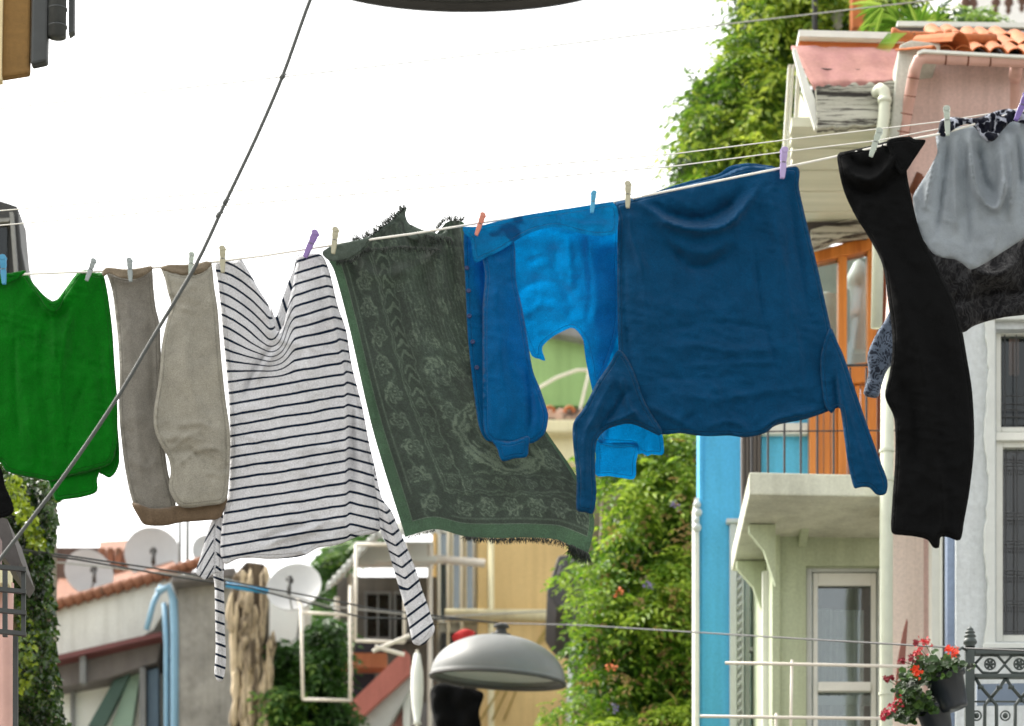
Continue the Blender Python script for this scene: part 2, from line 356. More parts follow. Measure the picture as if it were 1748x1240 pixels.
# ---- pegs
def peg_template(col_name, c, clear=False):
    m = paint(col_name, c, .35, .08)
    if clear:
        b = m.node_tree.nodes['Principled BSDF']; b.inputs['Transmission Weight'].default_value = .45; b.inputs['Roughness'].default_value = .25
    return m
PEGM = {k: peg_template('plastic_'+k, c, cl) for k, c, cl in (('blue', S(70, 150, 190), 0), ('grey', S(150, 160, 160), 0), ('beige', S(178, 175, 150), 0), ('purple', S(140, 115, 175), 0), ('lilac', S(172, 155, 200), 0), ('peach', S(205, 130, 110), 0), ('skyblue', S(70, 160, 200), 0), ('clear', S(205, 215, 205), 1), ('violet', S(115, 95, 165), 0))}
spring = paint('spring_steel', S(120, 120, 120), .3, .1, metal=1)
def peg0():
    """pegs are drawn hanging down from z=+.036 to z=-.042, 12 mm wide, 14 mm deep"""
    o = T('clothes_peg', '', 'clothes peg', (0, 0, 0))
    for s in (-1, 1):
        mb = MB(); h = [(.0, .0065, .042), (.35, .0072, .020), (.5, .006, .006), (.62, .0068, -.006), (.8, .006, -.024), (1, .0045, -.042)]
        vs = []; 
        for k, (t, w, z) in enumerate(h):
            yo = s*(.0075 if k == 0 else .0062 if k == 1 else .0035 if k == 2 else .003 if k == 3 else .0024 if k == 4 else .0028)
            for dx, dy in ((-w, 0), (w, 0), (w, s*.0032), (-w, s*.0032)): vs.append((dx, yo+dy, z))
        fs = [(0, 1, 2, 3), tuple(range(len(vs)-4, len(vs)))]
        for k in range(len(h)-1):
            for j in range(4): fs.append((4*k+j, 4*k+(j+1) % 4, 4*k+4+(j+1) % 4, 4*k+4+j))
        mb.add(vs, fs); 
        # round thumb pad at the top
        mb.lathe([(.0001, -.002), (.0085, -.002), (.0085, .002), (.0001, .002)], (0, s*.0095, .038), 16, Matrix.Rotation(R(90), 3, 'X'))
        mb.build('jaw', PEGM['grey'], o, bev=.0009)
    mb = MB(); mb.tube([(.0072*math.cos(a), .0075*math.sin(a), .002+.001*a/6) for a in np.linspace(0, 12.5, 40)], .0009, 6); mb.build('spring', spring, o, smooth=True)
    return o
PG = 'clothes pegs along the rope'
PEGS = [(6, 462, 'blue', 2, 'blue peg at the left end gripping the green shirt', 1.05), (154, 462, 'grey', -22, 'grey peg on the right shoulder of the green shirt', .85),
 (222, 462, 'grey', 2, 'grey peg on the left leg of the grey sweatpants', .85), (326, 452, 'clear', -5, 'clear peg beside the dark cable on the right leg of the grey sweatpants', .85),
 (380, 444, 'beige', 0, 'pale peg on the left corner of the striped shirt', .95), (530, 418, 'purple', -28, 'purple peg on the right shoulder of the striped shirt', 1.05),
 (571, 412, 'beige', -8, 'beige peg at the left corner of the green shawl', .95), (819, 384, 'peach', -22, 'peach pink peg on the left end of the bright blue shirt', .85),
 (1012, 346, 'skyblue', -5, 'small sky blue peg on the right part of the bright blue shirt', .8), (1072, 334, 'beige', -2, 'pale grey peg where the teal shirt begins', .95),
 (1337, 280, 'lilac', -3, 'lilac peg on the upper right corner of the teal shirt', 1.12), (1494, 245, 'clear', -22, 'clear whitish peg tilted on the black trousers', 1.05),
 (1617, 208, 'clear', 3, 'clear peg on the patterned waistband of the pale skirt', 1.05), (1744, 182, 'violet', -25, 'violet peg at the right edge of the picture on the skirt', 1.15)]
pt = peg0()
for i, (x, y, c, a, lab, sc) in enumerate(PEGS):
    if i == 0: o = pt; kids = list(pt.children)
    else:
        o = pt.copy(); COL.objects.link(o); kids = []
        for ch in list(pt.children):
            k = ch.copy(); COL.objects.link(k); k.parent = o; kids.append(k)
    dd = D-.085 if i > 10 else D-.05
    o.location = W(x, y, dd); o.rotation_euler = (R(4), R(-a*.9), R(RNG.uniform(-12, 12))); o.scale = (sc*1.25, sc*1.05, sc*.95); o['label'] = lab; o['group'] = PG
    for k in kids:
        if k.name.startswith('jaw'): k.material_slots[0].link = 'OBJECT'; k.material_slots[0].material = PEGM[c]
# ---- green shirt
o = T('green_shirt', 'bright green long shirt pegged upside down at the left end of the line', 'shirt', W(100, 850, D), GR)
cloth('body', [(-40, 472), (2, 472), (20, 467), (43, 465), (58, 485), (74, 503), (86, 512), (93, 516), (102, 506), (113, 491), (127, 472), (136, 463), (154, 460), (163, 466), (174, 466), (179, 476), (185, 507), (192, 563), (196, 624), (200, 675), (201, 717), (200, 757), (190, 790), (168, 800), (120, 812), (89, 822), (66, 818), (37, 813), (9, 804), (0, 790), (-40, 780)], 'green_cotton', o, D, puff=.03, seed=1,
      folds=[([(40, 470), (62, 505), (88, 532), (112, 512), (140, 468)], 9, .008), ([(52, 500), (88, 545), (120, 515)], 8, -.006), ([(20, 480), (30, 600), (60, 780)], 16, .008), ([(100, 560), (90, 680), (100, 800)], 22, .008), ([(150, 480), (172, 640), (180, 780)], 12, -.008), ([(130, 500), (105, 620), (110, 760)], 5, .007), ([(70, 520), (62, 640), (80, 800)], 5, .006), ([(30, 500), (24, 640), (34, 780)], 5, -.006), ([(90, 530), (96, 620)], 4, .008), ([(150, 640), (120, 720), (112, 790)], 4, -.005), ([(140, 520), (120, 640)], 10, -.005)], nz=(.011, 40, 120, 8))
cloth('collar', [(60, 488), (78, 508), (90, 514), (104, 506), (112, 494), (108, 512), (98, 530), (84, 530), (70, 512)], 'green_cotton', o, D-.03, puff=.004, folds=[([(70, 500), (92, 522), (108, 502)], 4, .003)], nz=None, step=3)
cloth('collar_flap', [(-6, 468), (18, 466), (44, 462), (30, 476), (6, 486), (-10, 482)], 'green_cotton', o, D-.02, puff=.004, nz=(.004, 20, 20, 0), step=3)
cloth('sleeve', [(196, 700), (202, 740), (204, 787), (198, 806), (187, 816), (176, 811), (168, 806), (176, 770), (184, 730)], 'green_cotton', o, D+.02, puff=.012, nz=(.008, 12, 30, 20), step=4)
cloth('cuff', [(82, 808), (120, 806), (168, 796), (166, 820), (165, 840), (140, 849), (112, 853), (95, 855), (90, 840), (84, 825)], 'green_cotton', o, D+.015, puff=.012, nz=(.004, 20, 40, 0), folds=[([(84, 822), (120, 824), (168, 812)], 3, -.003, 'n')], step=4)
# ---- black garment at the left edge
cloth('black_garment', [(-60, 760), (-10, 782), (2, 800), (9, 830), (18, 850), (24, 872), (12, 882), (-14, 886), (-60, 880)], 'black_jersey', None, D+.02, puff=.02, label='black garment cut off by the left edge beside the green shirt', cat='garment', group=GR)
# ---- sweatpants
o = T('grey_sweatpants', 'light grey sweatpants with brown waistband hanging upside down', 'trousers', W(300, 896, D), GR)
cloth('leg', [(180, 461), (200, 470), (226, 474), (246, 466), (259, 458), (262, 490), (266, 525), (273, 556), (275, 620), (278, 720), (286, 800), (300, 868), (270, 876), (235, 872), (224, 850), (215, 810), (208, 760), (203, 700), (204, 640), (202, 590), (197, 540), (192, 500), (186, 478)], 'grey_jersey_shaded', o, D+.01, puff=.028, seed=4,
      folds=[([(215, 490), (222, 600), (235, 740), (245, 850)], 14, .01), ([(250, 480), (258, 600), (262, 720)], 8, -.008), ([(222, 780), (250, 800), (270, 780)], 6, .004)], nz=(.012, 40, 110, 4))
cloth('leg', [(276, 458), (300, 466), (330, 468), (350, 458), (361, 450), (366, 490), (372, 530), (378, 610), (385, 680), (392, 730), (393, 772), (391, 820), (384, 856), (350, 864), (310, 866), (292, 845), (288, 828), (291, 805), (287, 782), (272, 756), (263, 730), (263, 700), (272, 640), (276, 590), (284, 550), (292, 522), (286, 498), (281, 475)], 'grey_jersey', o, D-.03, puff=.035, seed=5,
      folds=[([(285, 560), (275, 650), (268, 720), (280, 760), (292, 800)], 7, .008), ([(310, 500), (320, 620), (345, 740)], 18, .01), ([(275, 750), (310, 745), (350, 752)], 7, .006), ([(285, 775), (320, 770), (370, 785)], 6, -.006), ([(300, 730), (340, 722), (375, 740)], 6, .005), ([(290, 770), (320, 745), (350, 735)], 3, .006), ([(300, 800), (335, 770), (380, 765)], 3, .006), ([(320, 760), (350, 790), (380, 800)], 3, -.005), ([(345, 470), (358, 560), (372, 680), (380, 820)], 3, -.004, 'n'), ([(375, 640), (384, 740), (382, 840)], 6, -.008), ([(296, 815), (340, 828), (388, 818)], 3, -.004, 'n')], nz=(.012, 50, 70, -10))
cloth('waistband', [(226, 858), (262, 868), (310, 862), (352, 858), (386, 846), (387, 858), (376, 884), (350, 889), (310, 892), (280, 898), (247, 896), (236, 882)], 'brown_elastic', o, D-.005, puff=.03, pr=8, nz=(.006, 5, 60, 0), step=4, folds=[([(232, 878), (280, 884), (380, 868)], 3, -.004, 'n')])
for hp in ([(174, 466), (182, 457), (222, 460), (258, 454), (262, 458), (248, 470), (228, 477), (204, 474), (186, 467), (178, 472)], [(273, 458), (288, 452), (330, 452), (352, 446), (362, 450), (352, 462), (332, 470), (306, 470), (286, 464)]):
    cloth('hem', hp, 'hem_rib', o, D-.035, puff=.008, pr=6, nz=(.004, 12, 20, 0), step=3, folds=[([(hp[0][0]+4, hp[0][1]), (hp[0][0]+40, hp[0][1]+8), (hp[4][0]-6, hp[4][1]+4)], 3, .004)])
# ---- striped shirt
def sv(x, y):
    xf = np.where(y < 640, 548+(y-440)*.21, 590+(y-640)*.02)
    gl = .16*(np.minimum(x, xf)-385)-.26*np.clip(x-xf, 0, 200)+5*sstep(-4, 4, x-xf)
    dx = np.clip(x-372, 0, 110); gu = 6-(.28*dx+.0052*dx*dx)
    gr = .30*(np.minimum(x, xf)-500)-.3*np.clip(x-xf, 0, 200)+18
    wu = sstep(655, 575, y)*sstep(505, 455, x); wr = sstep(640, 480, y)*sstep(470, 520, x)*(1-wu)
    return y+gu*wu+gr*wr+gl*(1-wu-wr)+2.2*(fbm(x/40, y/40, 3)-.5)*2
def sl(x, y):
    xc = 655+(y-860)*.285; e = x-xc; lo = sstep(985, 1035, y)
    return y+lo*.62*e+(1-lo)*(.75*np.abs(e)*.9-.4*np.clip(-e, 0, 99)*0)
o = T('striped_shirt', 'white long sleeved shirt with thin navy stripes hung by its hem', 'shirt', W(500, 957, D), GR)
cloth('body', [(367, 452), (377, 443), (396, 446), (411, 443), (424, 462), (442, 494), (458, 520), (468, 552), (474, 566), (484, 556), (492, 520), (500, 485), (508, 440), (519, 433), (543, 433), (553, 440), (564, 469), (577, 523), (591, 564), (601, 625), (618, 692), (631, 760), (642, 808), (647, 868), (648, 906), (611, 916), (577, 930), (543, 936), (523, 947), (503, 952), (462, 955), (428, 953), (405, 955), (384, 963), (376, 940), (381, 882), (390, 842), (393, 774), (391, 692), (386, 631), (380, 564), (375, 509), (371, 476)], 'striped_cotton', o, D, attr=sv, puff=.03, seed=8, step=4,
      folds=[([(411, 446), (440, 500), (470, 575), (520, 590)], 10, .012), ([(395, 452), (425, 530), (455, 590)], 10, -.009), ([(470, 585), (445, 615), (425, 650), (412, 690)], 5, -.014), ([(480, 592), (455, 620), (436, 655)], 6, .010), ([(548, 440), (572, 560), (590, 640), (592, 760), (585, 900)], 6, .014), ([(558, 450), (580, 540), (600, 640), (603, 760), (597, 900)], 6, -.012), ([(540, 440), (556, 560), (560, 640)], 9, -.006),
             ([(592, 640), (612, 740), (625, 880)], 7, .010), ([(604, 660), (626, 760), (636, 880)], 6, -.008), ([(520, 440), (530, 560), (520, 700), (500, 900)], 18, .006), ([(450, 935), (480, 920), (530, 905), (565, 885)], 7, .012), ([(440, 925), (480, 908), (520, 898)], 6, -.01), ([(500, 950), (512, 940), (522, 948), (532, 936)], 4, .010)], nz=(.012, 50, 90, 10))
cloth('collar', [(461, 518), (470, 542), (478, 522), (488, 492), (500, 462), (508, 434), (514, 436), (508, 470), (498, 505), (489, 545), (479, 566), (468, 560)], 'striped_cotton', o, D+.02, attr=lambda x, y: (x*.9-y*.3), puff=.006, nz=(.004, 20, 20, 0), step=4)
sh_ = [(379, 876), (384, 900), (382, 930), (382, 968), (374, 978), (366, 979), (350, 990), (341, 984), (334, 978), (342, 950), (352, 915), (362, 888)]
cloth('cuff', sh_, 'striped_cotton', o, D+.02, attr=lambda x, y: y*.8+np.where(x < 367, x*1.35, 900-x*.6), puff=.012, folds=[([(372, 880), (368, 975)], 4, -.012, 'n')], nz=(.005, 14, 30, 0), step=3.5)
cloth('sleeve', [(362, 960), (366, 1000), (367, 1050), (368, 1110), (366, 1150), (373, 1164), (381, 1160), (386, 1130), (384, 1080), (383, 1030), (382, 985), (381, 955)], 'striped_cotton', o, D+.5, attr=lambda x, y: y-x*.35, puff=.03, pr=5, nz=(.01, 10, 20, 0), step=3)
cloth('sleeve', [(640, 800), (652, 850), (668, 872), (680, 900), (697, 940), (711, 976), (720, 1005), (729, 1030), (736, 1052), (742, 1076), (730, 1094), (720, 1102), (705, 1098), (696, 1058), (686, 1020), (677, 990), (669, 962), (660, 930), (650, 908), (646, 868), (640, 830)], 'striped_cotton', o, D-.02, attr=sl, puff=.022, pr=8, folds=[([(652, 850), (675, 920), (698, 985), (708, 1020)], 4, .012), ([(646, 860), (665, 935), (685, 990)], 4, -.008)], nz=(.006, 20, 20, 30), step=3.5)
# ---- green patterned shawl
def coons(top, bot, lef, rig, nu, nv):
    def par(c, n):
        c = cat_rom(c, 4, False); s = np.r_[0, np.cumsum(np.hypot(*np.diff(c, axis=0).T))]; s /= s[-1]; t = np.linspace(0, 1, n)
        return np.stack([np.interp(t, s, c[:, 0]), np.interp(t, s, c[:, 1])], 1)
    Tt, B = par(top, nu), par(bot, nu); L, Rr = par(lef, nv), par(rig, nv); u = np.linspace(0, 1, nu)[None, :, None]; v = np.linspace(0, 1, nv)[:, None, None]
    P = (1-v)*Tt[None]+v*B[None]+(1-u)*L[:, None]+u*Rr[:, None]-((1-u)*(1-v)*Tt[0]+u*(1-v)*Tt[-1]+(1-u)*v*B[0]+u*v*B[-1])
    return P, np.broadcast_to(u[..., 0], P.shape[:2]), np.broadcast_to(v[..., 0], P.shape[:2])
def motif(s, t, cx, cy, r, k, tw=0.0):
    dx, dy = s-cx, t-cy; q = np.hypot(dx, dy); th = np.arctan2(dy, dx)+tw*q
    pet = r*(.62+.38*np.abs(np.cos(k*th/2))); e = q/pet
    return np.exp(-((e-1)/.13)**2)+.8*np.exp(-((e-.55)/.14)**2)+.9*(q < r*.16)
def paisley(s, t, cx, cy, sc, ang, flip=1):
    dx, dy = (s-cx), (t-cy)*flip; c, n = math.cos(ang), math.sin(ang); x = (dx*c+dy*n)/sc; y = (-dx*n+dy*c)/sc
    xb = x-.55*np.clip(-y, 0, 3)**1.6*.6                       # the tip bends over
    w = np.where(y > 0, np.sqrt(np.clip(1-y*y, 0, 1)), np.clip(1+y/2.1, 0, 1)**.8)
    e = np.hypot(xb, np.where(y > 0, y, 0))/np.maximum(np.where(y > 0, 1, w), .02)
    ins = (e < 1.25) & (y > -2.1)
    g = (np.exp(-((e-1)/.06)**2)+np.exp(-((e-1.16)/.04)**2)+.8*np.exp(-((e-.78)/.05)**2)*(np.cos(10*np.arctan2(y, xb+1e-6)) > -.3)+.7*np.exp(-((e-.45)/.08)**2))*(y > -2.1)
    return g*ins
def shawl_pattern(u, v):
    s = u*330; t = v*540; g = np.zeros_like(s)
    S0, T0 = s, t; s = s+7*(fbm(S0/16, T0/16, 31)-.47)*2*(S0 > 34); t = t+9*(fbm(S0/18, T0/14, 37)-.47)*2*(T0 < 500)
    band = (S0 < 20) | (T0 > 517) | (S0 > 320)
    # upright flower border
    for k in range(10): g += motif(s, t, 52+6*(k % 2), 20+52*k, 17, 5+(k % 3), .05)*((s > 30) & (s < 84))
    g += .55*np.exp(-((s-56-13*np.sin(t/17))/2.4)**2)*(s > 28)*(s < 84)
    for c, w in ((86, 1.6), (91, 1.2), (122, 1.4), (30, 1.5)): g += .8*np.exp(-((s-c)/w)**2)*(t < 470)
    for c, w in ((462, 1.6), (468, 1.2), (432, 1.3), (508, 1.5)): g += .7*np.exp(-((t-c)/w)**2)*(s > 88)
    g += .75*(np.cos((t+6*np.sin(s/4))/3.4) > .35)*((s > 95) & (s < 119) & (t < 300)) + .7*motif(s, (t+9) % 36, 107, 18, 13, 4)*((s > 94) & (s < 120) & (t >= 300) & (t < 440))
    for k in range(6): g += motif(s, t, 112+40*k, 489, 15, 6, .06)*((t > 470) & (t < 508))
    for k in range(9): g += .8*motif(s, t, 104+26*k, 447, 9, 4)*((t > 434) & (t < 460))
    g += .5*np.exp(-((t-489-9*np.sin(s/13))/2.2)**2)*(s > 88)*(t > 468)*(t < 510)
    inner = (s > 124) & (t < 430)
    rib = .34*(np.cos(s/1.6+.6*np.sin(t/11)) > .4)*(.4+vnoise(s/3, t/14, 3))*(t < 215)*(s > 134)
    g += inner*rib
    g += inner*(t >= 150)*(1.2*paisley(s, t, 216, 362, 60, .25)+1.1*motif(s, t, 192, 404, 15, 8, .04)+1.1*motif(s, t, 238, 404, 15, 8, .04)+motif(s, t, 216, 330, 20, 6, .06))
    g += inner*(paisley(s, t, 296, 300, 34, -.3)+.9*motif(s, t, 160, 250, 24, 6, .08)+.8*motif(s, t, 150, 320, 17, 5)+.8*motif(s, t, 158, 400, 16, 6)+.8*motif(s, t, 205, 240, 18, 5)+.8*motif(s, t, 290, 400, 20, 5)+.9*motif(s, t, 250, 255, 20, 7))
    for (a, b) in ((140, 290), (180, 285), (142, 360), (175, 345), (260, 330), (190, 415), (250, 412), (275, 245)): g += inner*.6*motif(s, t, a, b, 9, 4)
    rg = np.random.default_rng(5)
    for k in range(34): g += (s > 126)*(t < 432)*.62*motif(s, t, rg.uniform(134, 312), rg.uniform(20, 420), rg.uniform(7, 15), rg.integers(4, 8), .06)
    g += (s > 126)*(t < 432)*.35*(np.abs(fbm(s/22, t/22, 77)-.47) < .02)
    g = np.clip(g, 0, 1)
    g = g*(.55+.6*fbm(s/9, t/9, 2))+.22*(vnoise(s*.9, t*.9, 4) > .62)*(vnoise(s*1.1, t*1.1, 7) > .5)
    return np.where(band, 2.0, np.clip(g, 0, 1)*.95)
m, nt, b = nodes('shawl_jacquard')
at = nt.nodes.new('ShaderNodeAttribute'); at.attribute_name = 'pattern'
r0 = ramp(nt, at.outputs['Fac'], [(0, S(46, 57, 49)), (.3, S(58, 71, 61)), (.8, S(86, 100, 86)), (.97, S(94, 108, 93)), (1.0, S(60, 86, 65))])
m1 = nt.nodes.new('ShaderNodeMath'); m1.operation = 'MULTIPLY'; m1.inputs[1].default_value = 1; lk(nt, at.outputs['Fac'], m1.inputs[0])
n = noise(nt, 330, 3, .6); r2 = ramp(nt, n.outputs[0], [(.3, (.6, .6, .6, 1)), (.7, (1.35, 1.35, 1.35, 1))])
n5 = noise(nt, 7, 3, .6); r5 = ramp(nt, n5.outputs[0], [(.35, (.8, .8, .8, 1)), (.65, (1.15, 1.15, 1.15, 1))])
col = mixc(nt, 1, mixc(nt, 1, r0.outputs[0], r2.outputs[0], 'MULTIPLY'), r5.outputs[0], 'MULTIPLY'); lk(nt, col, b.inputs['Base Color']); b.inputs['Roughness'].default_value = .85; b.inputs['Sheen Weight'].default_value = .2
lk(nt, bump(nt, at.outputs['Fac'], .5, .004, bump(nt, n.outputs[0], .6, .0015)), b.inputs['Normal'])
t_ = nt.nodes.new('ShaderNodeBsdfTranslucent'); lk(nt, col, t_.inputs[0]); mx = nt.nodes.new('ShaderNodeMixShader'); mx.inputs[0].default_value = .2
lk(nt, b.outputs[0], mx.inputs[1]); lk(nt, t_.outputs[0], mx.inputs[2]); lk(nt, mx.outputs[0], nt.nodes['Material Output'].inputs[0])
o = T('fringed_shawl', 'dark green fringed shawl with paisley pattern draped over the line', 'shawl', W(850, 945, D), GR)
top = [(552, 432), (575, 424), (600, 414), (622, 408), (645, 396), (668, 384), (684, 378), (702, 388), (722, 400), (736, 408), (748, 396), (762, 380), (778, 376), (792, 380)]
bot = [(692, 917), (743, 904), (794, 916), (850, 919), (896, 918), (947, 921), (975, 932), (1004, 946)]
lef = [(552, 432), (570, 462), (596, 559), (637, 737), (692, 917)]; rig = [(792, 380), (798, 430), (830, 560), (880, 660), (936, 742), (987, 818), (1014, 885), (1004, 946)]
nu, nv = 230, 330; P, U, V = coons(top, bot, lef, rig, nu, nv)
q = P.reshape(-1, 2); u, v = U.ravel(), V.ravel()
rel = .016*np.sin(u*26+v*2.5+3*fbm(u*3, v*2, 1))*np.clip(1.1-v, .35, 1)*(.4+fbm(u*5, v*3, 8)) + .02*(fbm(u*6, v*4, 5)-.5)+.006*(fbm(q[:, 0]/9, q[:, 1]/9, 9)-.5)
for ln, wd, am in (([(600, 440), (640, 470), (700, 460), (745, 430)], 12, .018), ([(700, 400), (720, 430), (750, 410)], 8, -.014), ([(640, 620), (700, 800), (730, 900)], 16, .01), ([(560, 440), (600, 560), (640, 720)], 8, -.01), ([(820, 780), (900, 840), (980, 900)], 22, .012), ([(770, 400), (770, 500), (790, 640)], 14, -.012)):
    qq, _, pa = pdist(q, cat_rom(ln, 8, False)); rel += am*np.exp(-(qq/wd)**2)
pat = shawl_pattern(u, v)
pat = np.where(pat > 1.5, 1.0, pat*.96)
mb = MB(); fr = [W(a, b_, D+.03-e) for (a, b_), e in zip(q, rel)]; bk = [(x, y+.003, z) for x, y, z in fr]; N = nu*nv
mb.v = fr; I = lambda i, j: i*nu+j
for i in range(nv-1):
    for j in range(nu-1):
        a_ = (I(i, j), I(i+1, j), I(i+1, j+1), I(i, j+1)); mb.f.append(a_)
mb.build('body', 'shawl_jacquard', o, smooth=True, attrs={'pattern': pat}, fixn=False)
fabric('shawl_reverse', S(88, 100, 92), .15, hem=False, weave=400)
cloth('flap', [(550, 432), (562, 422), (590, 414), (618, 408), (634, 404), (620, 424), (600, 440), (578, 446), (560, 444)], 'shawl_reverse', o, D-.02, puff=.008, nz=(.008, 16, 16, 20), step=3)
cloth('flap', [(636, 402), (652, 388), (668, 376), (678, 362), (694, 354), (692, 366), (697, 380), (712, 392), (730, 406), (722, 415), (700, 408), (680, 398), (655, 404)], 'shawl_reverse', o, D+.045, puff=.008, nz=(.012, 16, 16, 20), step=3)
cloth('flap', [(700, 384), (720, 392), (738, 396), (752, 400), (762, 392), (764, 402), (752, 412), (736, 414), (718, 405)], 'shawl_reverse', o, D-.02, puff=.01, nz=(.008, 12, 12, 0), step=3)
m = fabric('fringe_yarn', S(40, 48, 42), 0, hem=False)
mb = MB()
def fringe(line, n, L, dr, dd=D+.02, jit=.6):
    c = cat_rom(line, 3, False)
    for k in range(n):
        p = c[int(RNG.uniform(0, len(c)-1))]; a = math.atan2(dr[1], dr[0])+RNG.normal(0, .35); l = L*RNG.uniform(.5, 1.5); z = dd+RNG.uniform(-.012, .012)
        e = (p[0]+math.cos(a)*l+RNG.normal(0, jit), p[1]+math.sin(a)*l); md = ((p[0]+e[0])/2+RNG.normal(0, 1.2), (p[1]+e[1])/2)
        a3 = [Vector(W(p[0], p[1], z)), Vector(W(md[0], md[1], z)), Vector(W(e[0], e[1], z))]; mb.tube(a3, [.0016, .0013, .0005], 3)
fringe(bot[2:7], 330, 8, (0.1, 1)); fringe(bot[6:], 120, 17, (-.1, 1)); fringe([(975, 930), (1004, 944)], 90, 16, (.2, 1)); fringe(bot[:2], 30, 4, (0, 1)); fringe([(606, 414), (622, 408), (640, 400), (655, 388), (676, 372), (692, 356)], 190, 10, (-.5, -1)); fringe([(740, 400), (748, 390), (762, 378), (790, 378)], 110, 8, (0, -1)); fringe([(575, 444), (600, 442), (630, 420)], 90, 8, (0, 1), D-.02); fringe([(625, 425), (690, 420), (750, 425)], 140, 9, (.2, 1), D-.02); fringe([(725, 400), (770, 405)], 60, 16, (.2, 1), D-.025)
mb.build('fringe', m, o, smooth=True)
# ---- bright blue shirt
o = T('blue_shirt', 'bright blue buttoned shirt folded over the line beside the shawl', 'shirt', W(900, 815, D), GR)
cloth('back', [(800, 395), (900, 380), (1000, 378), (1052, 375), (1056, 430), (1056, 560), (1030, 640), (1014, 664), (1005, 616), (996, 582), (986, 566), (975, 560), (944, 575), (926, 592), (927, 604), (931, 616), (920, 613), (908, 608), (890, 560), (870, 480), (830, 430)], 'blue_cotton', o, D+.045, single=True, puff=.004, seed=21, nz=(.012, 60, 30, -14),
      folds=[([(885, 500), (920, 480), (960, 490)], 8, .006), ([(890, 540), (930, 520), (970, 540)], 8, -.006), ([(895, 450), (930, 440), (955, 460)], 8, .005), ([(945, 400), (955, 480), (985, 530)], 8, .01), ([(1000, 400), (1008, 500), (1000, 560)], 7, .008), ([(970, 400), (976, 500)], 6, -.007)])
cloth('placket', [(792, 396), (806, 400), (830, 420), (846, 440), (842, 560), (842, 700), (846, 750), (830, 752), (817, 726), (808, 662), (799, 580), (795, 500)], 'blue_cotton', o, D+.015, puff=.006, folds=[([(812, 410), (813, 560), (828, 740)], 3, -.005, 'n'), ([(826, 430), (828, 560)], 6, -.008)], nz=(.006, 20, 50, 0), step=4)
cloth('sleeve', [(822, 424), (845, 424), (876, 410), (881, 480), (892, 530), (902, 590), (910, 634), (922, 664), (934, 700), (936, 712), (931, 738), (918, 752), (908, 757), (880, 760), (846, 757), (836, 752), (826, 735), (824, 640), (824, 520), (828, 470)], 'blue_cotton', o, D-.015, puff=.026, seed=23, nz=(.012, 40, 120, 6), folds=[([(850, 440), (850, 560), (870, 740)], 16, .012), ([(826, 440), (822, 560), (832, 740)], 7, -.01), ([(896, 620), (905, 700), (900, 750)], 6, -.012), ([(912, 660), (920, 700), (914, 745)], 6, .008)])
cloth('cuff', [(840, 750), (870, 754), (902, 745), (902, 765), (899, 780), (878, 783), (857, 787), (848, 765)], 'blue_cotton', o, D-.02, puff=.02, pr=8, nz=(.004, 20, 20, 0), step=4)
cloth('sleeve', [(978, 392), (1000, 398), (1030, 402), (1054, 405), (1058, 480), (1062, 560), (1085, 640), (1110, 690), (1126, 720), (1133, 774), (1112, 776), (1105, 779), (1096, 774), (1090, 776), (1082, 760), (1040, 757), (1022, 755), (1021, 735), (1018, 700), (1010, 662), (1000, 615), (994, 560), (988, 480), (982, 430)], 'blue_cotton', o, D+.07, single=True, puff=.012, seed=25, nz=(.012, 30, 120, 5), folds=[([(1000, 410), (1010, 520), (1020, 640), (1040, 740)], 8, .01), ([(1030, 420), (1040, 560), (1060, 700)], 8, -.009), ([(1084, 700), (1088, 770)], 4, -.012, 'n'), ([(1045, 700), (1035, 750)], 5, .008)])
cloth('cuff', [(1018, 752), (1050, 756), (1088, 758), (1086, 790), (1083, 817), (1060, 816), (1040, 813), (1017, 811), (1017, 780)], 'blue_cotton', o, D+.065, single=True, puff=.016, pr=8, nz=(.004, 20, 20, 0), step=4)
cloth('hem_band', [(790, 388), (812, 387), (850, 378), (905, 366), (978, 355), (1046, 345), (1052, 352), (1056, 372), (1050, 398), (1024, 403), (996, 400), (973, 394), (950, 388), (928, 391), (905, 398), (887, 407), (868, 420), (851, 430), (830, 440), (811, 448), (806, 430), (803, 408), (794, 400)], 'blue_facing', o, D-.03, single=True, puff=.008, pr=6, seed=26, nz=(.010, 30, 22, -12), folds=[([(806, 392), (900, 374), (1044, 352)], 4, .004, 'n'), ([(950, 372), (1000, 385), (1050, 380)], 6, .006)])
for bx, by in ((800, 497), (801, 540), (807, 584), (814, 628), (797, 458)):
    mb = MB(); c = W(bx, by, D+.004); mb.lathe([(.0001, 0), (.0065, 0), (.0075, .0012), (.0065, .003), (.004, .0022), (.0001, .0022)], c, 14, Matrix.Rotation(R(90), 3, 'X')); mb.build('button', paint('button_navy', S(10, 40, 90), .3) if 'button_navy' not in MATS else 'button_navy', o, smooth=True)
